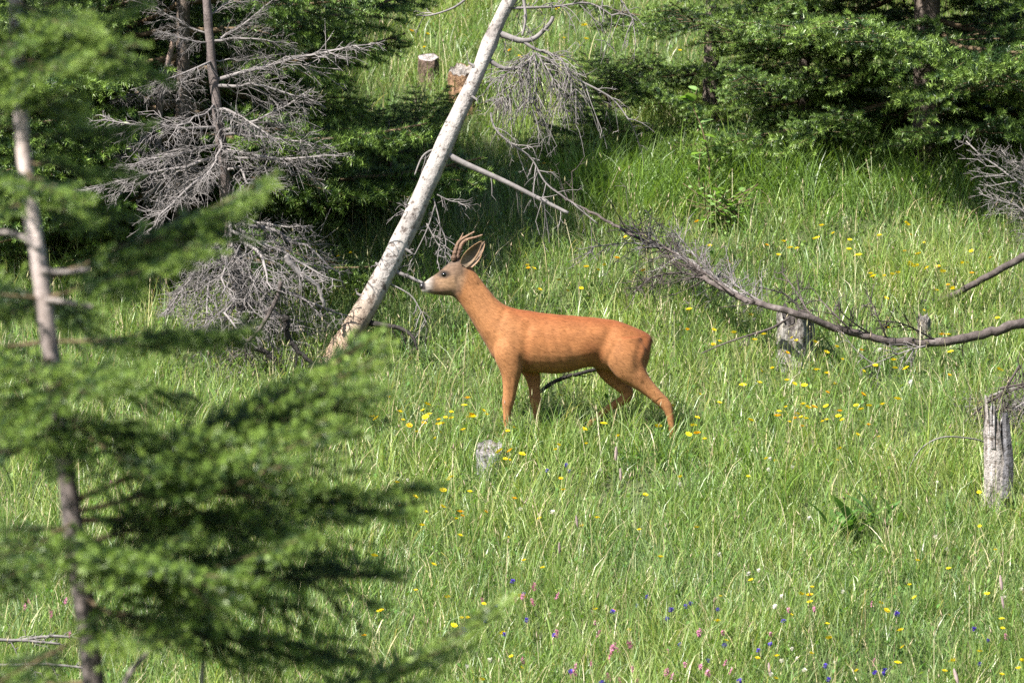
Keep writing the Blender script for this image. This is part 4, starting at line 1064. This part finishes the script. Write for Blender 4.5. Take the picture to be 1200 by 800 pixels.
# ------------------------------------------------------------------ stumps
def stump(name, label, px, py, r, h, seed, jag=0.15, mat='stump', lean=(0, 0), flare=1.35, col=(1, 1, 1), topcol=(1, 1, 1), cut=False, squash=1.0, split=None, tilt=0.22, group='weathered stumps', sink=0.08):
    """stump standing where its foot shows at the pixel; uneven fluted sides, broken or sawn top"""
    b = hit(px, py); t = empty(name, b, label, 'stump', group)
    g = np.random.default_rng(seed); S = 40; K = 14
    a = np.linspace(0, 2 * math.pi, S, endpoint=False)
    flute = 1 + 0.17 * np.array([nz(math.cos(q) * 2.2 + seed, math.sin(q) * 2.2, 0) for q in a]) + 0.12 * np.array([nz(math.cos(q) * 7 + seed, math.sin(q) * 7, 4) for q in a])
    top = h * (1 + jag * np.array([nz(math.cos(q) * 1.6 + seed, math.sin(q) * 1.6, 9) + 0.8 * nz(math.cos(q) * 6 + seed, math.sin(q) * 6, 2) for q in a]))
    if split is not None: top = np.array([split(q) for q in a]) * h * (1 + 0.06 * g.normal(size=S))
    top = top + tilt * r * np.sin(a)
    vs, cs = [], []
    for k in range(K + 1):
        f = k / K
        for j in range(S):
            rr = r * (flare + (1 - flare) * min(1, f * 2.2) ** 0.6) * (1 + (flute[j] - 1) * (1.8 - f)) * (1 + 0.10 * nz(math.cos(a[j]) * 2, math.sin(a[j]) * 2 + f * 5, seed))
            z = -sink + (top[j] + sink) * f
            vs.append((rr * math.cos(a[j]) + lean[0] * z, squash * rr * math.sin(a[j]) + lean[1] * z, z)); cs.append(np.array(col) * g.uniform(0.88, 1.12))
    fs = [(k * S + j, k * S + (j + 1) % S, (k + 1) * S + (j + 1) % S, (k + 1) * S + j) for k in range(K) for j in range(S)]
    mb = MB(); mb.add(vs, fs, np.array(cs)); link('bark_side', mb.mesh('bark_side', [M[mat]]), t)
    rim = np.array(vs[K * S:]); tv, tc = [], []; RN = 6
    for k in range(RN):
        f = 1 - k / RN
        for j in range(S):
            c = rim.mean(0); p = c + (rim[j] - c) * f
            zc = rim[:, 2].mean()
            p[2] = rim[j][2] * f + zc * (1 - f) - (0 if cut else 0.10 * h * math.sin(f * 3.1)) + (0 if k == 0 else h * jag * 0.25 * g.normal()) - (0.004 if k == 0 else 0)
            tv.append(p); tc.append(np.array(topcol) * g.uniform(0.85, 1.15))
    tv.append(rim.mean(0) - np.array([0, 0, 0.0 if cut else 0.08 * h])); tc.append(np.array(topcol))
    fs = [(k * S + j, k * S + (j + 1) % S, (k + 1) * S + (j + 1) % S, (k + 1) * S + j) for k in range(RN - 1) for j in range(S)] + [((RN - 1) * S + j, (RN - 1) * S + (j + 1) % S, RN * S) for j in range(S)]
    mb = MB(); mb.add(tv, fs, np.array(tc)); link('broken_top' if not cut else 'sawn_top', mb.mesh('top', [M[mat]]), t)
    return t

def build_stumps():
    stump('tree_stump', 'broad grey rotten stump just behind the fallen dead spruce stem', 932, 424, 0.108, 0.29, 1, 0.30, flare=1.6, col=(1.35, 1.34, 1.30), topcol=(0.5, 0.47, 0.46))
    stump('tree_stump', 'small bleached stump end poking out of the grass before the deer', 573, 556, 0.078, 0.155, 2, 0.12, flare=1.2, col=(1.3, 1.36, 1.45), topcol=(1.35, 1.32, 1.4), tilt=0.6)
    stump('tree_stump', 'short sawn brown stump with a flat grey top, smaller of a pair', 502, 103, 0.072, 0.22, 3, 0.03, flare=1.15, col=(0.75, 0.55, 0.45), topcol=(2.0, 1.9, 1.95), cut=True, tilt=0.45)
    stump('tree_stump', 'torn stump with orange brown rotten side, behind the leaning trunk', 540, 130, 0.090, 0.29, 4, 0.10, flare=1.2, col=(1.5, 0.98, 0.60), topcol=(1.6, 1.55, 1.5), tilt=0.5)
    stump('tree_stump', 'little grey knob of a stump behind the arching fallen stem', 1083, 405, 0.04, 0.17, 5, 0.25, flare=1.2, col=(1.1, 1.05, 1.0), topcol=(1, 1, 1))
    stump('tree_stump', 'low shaded stump remnant below the hanging grey twig cluster', 590, 145, 0.06, 0.16, 6, 0.3, flare=1.3, col=(0.55, 0.5, 0.48), topcol=(0.8, 0.75, 0.75))
    # split grey snag
    def sp(q):
        d = math.cos(q - 3.6)
        return 0.66 + 0.32 * max(0, d) ** 0.5 + (0.12 if math.cos(q * 5) > 0.3 else -0.10)
    t = stump('split_snag', 'upright split grey snag with torn fibres beside the brush heap', 1168, 600, 0.064, 0.60, 7, 0.1, flare=1.12, col=(1.65, 1.58, 1.55), topcol=(1.2, 1.2, 1.25), squash=0.8, split=sp, lean=(-0.02, 0.0), group='standing snag')
    mb = MB()
    for i in range(11):   # torn slivers of wood on top
        a = random.uniform(0, 6.28); r = random.uniform(0.02, 0.06); h = random.uniform(0.56, 0.66) if math.cos(a - 3.6) > 0 else random.uniform(0.45, 0.57)
        x, y = r * math.cos(a) - 0.012, r * math.sin(a) * 0.8
        mb.tube([(x, y, 0.36), (x, y, h - 0.05), (x + random.uniform(-.01, .01), y, h)], [0.013, 0.010, 0.002], 4, np.array((1.6, 1.6, 1.65)) * random.uniform(0.7, 1.15))
    link('splinters', mb.mesh('splinters', [M['stump']], False), t)
    # dark weathered board-like slab on its right
    mb = MB(); mb.tube([(0.055, -0.03, 0.08), (0.062, -0.028, 0.3), (0.045, -0.02, 0.56)], [0.035, 0.034, 0.018], 6, (0.62, 0.64, 0.72)); link('slab', mb.mesh('slab', [M['stump']], False), t)
build_stumps()
# ------------------------------------------------------------------ broadleaf plants
def leaf_mesh(name, L, W, col, bend=0.25, seed=0):
    g = np.random.default_rng(seed); n = 7; vs, cs = [], []
    for i in range(n + 1):
        t = i / n; w = W * 0.5 * math.sin(math.pi * min(1, t * 0.96 + 0.02)) ** 0.75; z = L * (-bend * t * t)
        for q in (-1, 0, 1): vs.append((L * t, q * w, z + (0.10 * w if q else 0))); cs.append(np.array(col) * (1.12 if q == 0 else 1.0) * g.uniform(0.93, 1.07))
    fs = [(3 * i + j, 3 * i + j + 1, 3 * i + j + 4, 3 * i + j + 3) for i in range(n) for j in (0, 1)]
    mb = MB(); mb.add(vs, fs, np.array(cs)); return mb.mesh(name, [M['leaf']])
LEAF_A = [leaf_mesh('leaf', 0.085, 0.062, (0.115, 0.21, 0.05), 0.2, 1), leaf_mesh('leaf', 0.07, 0.05, (0.16, 0.26, 0.085), 0.3, 2)]
LEAF_B = [leaf_mesh('leaf', 0.20, 0.055, (0.065, 0.14, 0.034), 0.45, 3), leaf_mesh('leaf', 0.16, 0.045, (0.09, 0.17, 0.038), 0.25, 4)]

def leafy(name, label, base, stems, n, meshes, seed, el=(-0.2, 0.9), sc=(0.7, 1.2), cat='plant', low=0.2):
    t = empty(name, base, label, cat); g = random.Random(seed)
    for P in stems:
        mb = MB(); Q = spl([Vector(p) for p in P], 5); mb.tube(Q, np.linspace(0.007, 0.002, len(Q)), 5); link('stem', mb.mesh('stem', [M['twig_bark']]), t)
        for i in range(n):
            s = low + (1 - low) * (i + g.random()) / n; p = Q[min(len(Q) - 1, int(s * (len(Q) - 1)))]
            o = bpy.data.objects.new('leaf', meshes[g.randrange(len(meshes))]); C.objects.link(o); o.parent = t; o.location = p
            o.rotation_euler = (g.uniform(-0.5, 0.5), -g.uniform(*el), g.uniform(0, 6.28)); k = g.uniform(*sc); o.scale = (k, k, k)
    return t

def build_plants():
    b = hit(828, 248)
    leafy('broadleaf_sapling', 'thin broadleaf sapling with a few round pale leaves before the dark spruces', b,
          [[(0, 0, 0), (0.02, 0, 0.3), (-0.03, 0, 0.55), (-0.09, 0, 0.70), (-0.06, 0, 0.82)], [(0, 0, 0), (-0.05, 0.02, 0.2), (-0.04, 0, 0.42)]], 12, LEAF_A, 3, cat='sapling', low=0.4, sc=(0.9, 1.6))
    b = hit(845, 275); g = random.Random(5)
    leafy('leafy_bush', 'low leafy green bush in the meadow below the broadleaf sapling', b,
          [[(0, 0, 0), (g.uniform(-.12, .12), g.uniform(-.1, .1), 0.12), (g.uniform(-.28, .28), g.uniform(-.15, .15), g.uniform(0.2, 0.34))] for _ in range(26)], 8, LEAF_A, 6, cat='bush', sc=(0.45, 0.8))
    for i, (px, py, lab) in enumerate(((990, 640, 'dark green dock plant with long upright leaves in the grass'), (1040, 625, 'dock plant with one pale folded leaf among tall grass'))):
        b = hit(px, py); t = empty('dock_plant', b, lab, 'plant', 'dock plants in the meadow'); g = random.Random(i)
        for k in range(16 if i == 0 else 9):
            o = bpy.data.objects.new('leaf', LEAF_B[k % 2]); C.objects.link(o); o.parent = t; o.location = (g.uniform(-.10, .10), g.uniform(-.06, .06), 0.04 + g.uniform(0, 0.06))
            o.rotation_euler = (g.uniform(-.4, .4), -g.uniform(0.7, 1.4), g.uniform(0, 6.28)); s = g.uniform(0.75, 1.15); o.scale = (s, s, s)
build_plants()

# ------------------------------------------------------------------ meadow flowers
def flower_mesh(name, h, kind, seed):
    g = np.random.default_rng(seed); mb = MB(); k = g.uniform(-0.12, 0.12, 2)
    P = np.array([(k[0] * h * t * t, k[1] * h * t * t, h * t) for t in np.linspace(0, 1, 5)])
    mb.tube(P, np.linspace(0.0018, 0.0014, 5), 4, (0.13, 0.19, 0.05), 0)
    top = P[-1]
    if kind in ('yellow', 'orange'):
        cs = np.array((0.70, 0.56, 0.018)) if kind == 'yellow' else np.array((0.72, 0.42, 0.012))
        for ring, (n, r, e) in enumerate(((9, 0.024, 0.35), (7, 0.017, 0.8))):
            for i in range(n):
                a = 6.283 * (i + 0.5 * ring) / n + g.normal(0, 0.1); d = np.array([math.cos(a) * math.cos(e), math.sin(a) * math.cos(e), math.sin(e)]); s = np.array([-math.sin(a), math.cos(a), 0]) * r * 0.36
                mb.add([top, top + d * r * 0.7 - s, top + d * r, top + d * r * 0.7 + s], [(0, 1, 2, 3)], cs * g.uniform(0.85, 1.15))
    else:
        cs = {'violet': np.array((0.09, 0.05, 0.42)), 'pink': np.array((0.50, 0.20, 0.32)), 'white': np.array((0.72, 0.70, 0.62))}[kind]
        n, L, r = {'violet': (40, 0.024, 0.022), 'pink': (36, 0.045, 0.017), 'white': (36, 0.022, 0.020)}[kind]
        for i in range(n):
            a = g.uniform(0, 6.283); t = g.uniform(0, 1); c = top + np.array([0, 0, L * t]); rr = r * math.sin(math.pi * (0.15 + 0.8 * t))
            d = np.array([math.cos(a), math.sin(a), g.uniform(0, 0.8)]); d /= np.linalg.norm(d); s = np.cross(d, [0, 0, 1.0]) * 0.0055
            mb.add([c, c + d * rr * 0.6 - s, c + d * rr, c + d * rr * 0.6 + s], [(0, 1, 2, 3)], cs * g.uniform(0.75, 1.2))
    return mb.mesh(name, [M['petal']])

def build_flowers():
    g = random.Random(77)
    hs = {'yellow': (0.20, 0.24, 0.28), 'orange': (0.22, 0.27), 'violet': (0.20, 0.25), 'pink': (0.20, 0.26), 'white': (0.18, 0.24)}
    H = {k: [(h, flower_mesh(k + '_flower', h, k, 200 + i)) for i, h in enumerate(v)] for k, v in hs.items()}
    n = {'yellow': 0}
    def put(kind, px, py, label, group, cat='flower', scale=1.0):
        h, me = H[kind][g.randrange(len(H[kind]))]; s = g.uniform(0.85, 1.15) * scale
        p = hit(px, py, h * s); o = bpy.data.objects.new(kind + '_flower' if kind != 'orange' else 'yellow_flower', me); C.objects.link(o)
        o.location = p - Vector((0, 0, 0.01)); o.rotation_euler = (g.uniform(.0, .7), g.uniform(-.25, .25), g.uniform(0, 6.28)); w = g.uniform(0.6, 1.05); o.scale = (s * w, s * w, s)
        tag(o, label, cat, group)
    Yl = [  # clusters of yellow flowers: centre, spread, number, label
        ((505, 488), (40, 14), 18, 'yellow flower in the grass before the deer\'s forelegs', 'yellow flowers before the deer'), ((540, 480), (14, 6), 7, 'yellow flower in the grass before the deer\'s forelegs', 'yellow flowers before the deer'),
        ((650, 500), (60, 16), 9, 'yellow flower in the grass around the deer\'s feet', 'yellow flowers round the deer\'s feet'), ((790, 500), (70, 22), 10, 'yellow flower in the grass around the deer\'s feet', 'yellow flowers round the deer\'s feet'),
        ((600, 570), (90, 25), 12, 'yellow flower near the small bleached stump', 'yellow flowers by the bleached stump'), ((500, 590), (40, 40), 9, 'yellow flower near the small bleached stump', 'yellow flowers by the bleached stump'),
        ((690, 310), (22, 12), 7, 'pale yellow flower on the bank just above the deer\'s back', 'yellow flowers above the deer'), ((640, 330), (40, 20), 7, 'pale yellow flower on the bank just above the deer\'s back', 'yellow flowers above the deer'), ((660, 185), (20, 14), 5, 'yellow flower in the shade of the leaning dead tree', 'yellow flowers under the dead tree'),
        ((1080, 310), (50, 26), 26, 'yellow flower on the sunny bank beyond the fallen stem', 'yellow flowers beyond the fallen stem'), ((1020, 280), (60, 20), 10, 'yellow flower just below the long grass fringing the spruces', 'yellow flowers below the long grass'), ((950, 275), (50, 15), 8, 'yellow flower just below the long grass fringing the spruces', 'yellow flowers below the long grass'),
        ((845, 385), (40, 18), 12, 'yellow flower in the grass left of the broad rotten stump', 'yellow flowers beside the rotten stump'), ((960, 475), (60, 20), 24, 'yellow flower in the open grass below the fallen stem', 'yellow flowers below the fallen stem'), ((1010, 440), (50, 16), 10, 'yellow flower in the grass right below the bow of the fallen stem', 'yellow flowers under the bow of the stem'), ((1090, 420), (50, 20), 8, 'yellow flower between the fallen stem and the brush heap', 'yellow flowers near the brush heap'),
        ((930, 480), (12, 6), 6, 'yellow flower in a tight bunch below the rotten stump', 'bunch of yellow flowers'),
        ((960, 735), (60, 30), 16, 'yellow flower low on the bank below the dock plants', 'yellow flowers low on the bank'), ((1120, 760), (50, 25), 9, 'yellow flower low on the bank below the split snag', 'yellow flowers below the snag'), ((700, 660), (140, 40), 8, 'yellow flower scattered over the lower meadow', 'yellow flowers over the lower meadow'), ((500, 700), (60, 50), 8, 'yellow flower scattered over the lower meadow', 'yellow flowers over the lower meadow'),
        ((690, 40), (70, 30), 12, 'yellow flower on the high bank beside the hanging grey twigs', 'yellow flowers on the high bank'), ((490, 20), (50, 30), 6, 'yellow flower in the clearing above the sawn stumps', 'yellow flowers in the clearing'), ((410, 325), (16, 16), 6, 'tall yellow flower between the dead brush and leaning trunk', 'yellow flowers by the dead brush'), ((860, 280), (60, 18), 8, 'yellow flower around the low leafy bush', 'yellow flowers round the bush'), ((990, 390), (70, 18), 7, 'yellow flower in the grass around the arching stem', 'yellow flowers round the arching stem')]
    for (cx, cy_), (sx, sy), k, lab, grp in Yl:
        for _ in range(k):
            put('orange' if g.random() < 0.15 else 'yellow', max(-10, min(1210, g.gauss(cx, sx * 0.9))), max(4, g.gauss(cy_, sy * 0.9)), lab, grp, scale=1.0)
    for _ in range(45):
        put('yellow', g.uniform(430, 1195), g.uniform(420, 790), 'tiny yellow flower standing alone in the open meadow', 'lone yellow flowers', scale=0.85)
    for _ in range(16):
        put('violet', g.uniform(540, 1190), g.uniform(690, 795), 'violet blue rampion flower head in the lower meadow', 'violet flowers in the lower meadow', scale=0.9)
        put('pink', g.uniform(540, 1190), g.uniform(690, 795), 'pink flower spike in the lower meadow', 'pink flowers in the lower meadow', scale=0.9)
    for px, py in ((600, 681), (595, 694), (602, 708), (571, 726), (612, 727), (652, 735), (600, 742), (527, 732), (703, 715), (757, 715), (893, 760), (967, 779), (999, 776), (1018, 711), (717, 798), (640, 548), (655, 545), (660, 552), (782, 715), (870, 792), (890, 795), (960, 796)):
        put('violet', px, py, 'violet blue rampion flower head in the lower meadow', 'violet flowers in the lower meadow')
    for px, py in ((622, 690), (633, 695), (643, 705), (617, 702), (650, 745), (676, 737), (710, 755), (718, 758), (703, 770), (749, 755), (765, 748), (812, 770), (668, 777), (706, 782), (720, 790), (817, 735), (852, 725), (868, 738), (850, 785), (1019, 778), (734, 792), (775, 790), (45, 700), (65, 720), (75, 745), (90, 738), (190, 618), (30, 712), (130, 560), (62, 690), (690, 778), (745, 795)):
        put('pink', px, py, 'pink flower spike in the lower meadow', 'pink flowers in the lower meadow')
    for px, py in ((920, 535), (930, 545), (918, 548), (953, 607), (845, 650), (876, 672), (898, 668), (915, 698), (922, 702), (970, 690), (808, 718), (1098, 640), (1097, 565), (1096, 628), (928, 772), (935, 785), (925, 760), (945, 770), (985, 775), (596, 770), (544, 778), (486, 562), (805, 565), (700, 545), (1050, 440), (1040, 410), (585, 590), (640, 600), (1180, 700), (1190, 690), (880, 785), (505, 770)):
        put('white', px, py, 'small white clover like flower head in the lower meadow', 'white flowers in the lower meadow')
    # pale plantain like spikes on long stalks
    mb = MB(); mb.tube([(0, 0, 0), (0.005, 0, 0.16), (0.012, 0, 0.32)], [0.0022, 0.002, 0.0018], 4, (0.16, 0.18, 0.07))
    q = np.linspace(0, 1, 9); mb.tube(np.stack([0.012 - 0.012 * q, 0 * q, 0.32 + 0.10 * q], 1), 0.0115 * np.sin(np.pi * (0.08 + 0.86 * q)) ** 0.6, 8, np.array([(0.30, 0.23, 0.22)] * 9) * rng.uniform(0.8, 1.2, (9, 1)))
    me = mb.mesh('plantain_spike', [M['petal']], False)
    for px, py in ((712, 530), (727, 555), (680, 610), (1178, 705), (1136, 790), (917, 782), (655, 640), (1190, 680)):
        o = bpy.data.objects.new('plantain_spike', me); C.objects.link(o); s = g.uniform(0.6, 0.85); o.location = hit(px, py, 0.37 * s); o.scale = (s, s, s); o.rotation_euler = (g.uniform(-.1, .2), g.uniform(-.25, .25), g.uniform(0, 6.28))
        tag(o, 'pale pinkish plantain spike on a thin stalk above the grass', 'flower', 'plantain spikes in the meadow')
build_flowers()
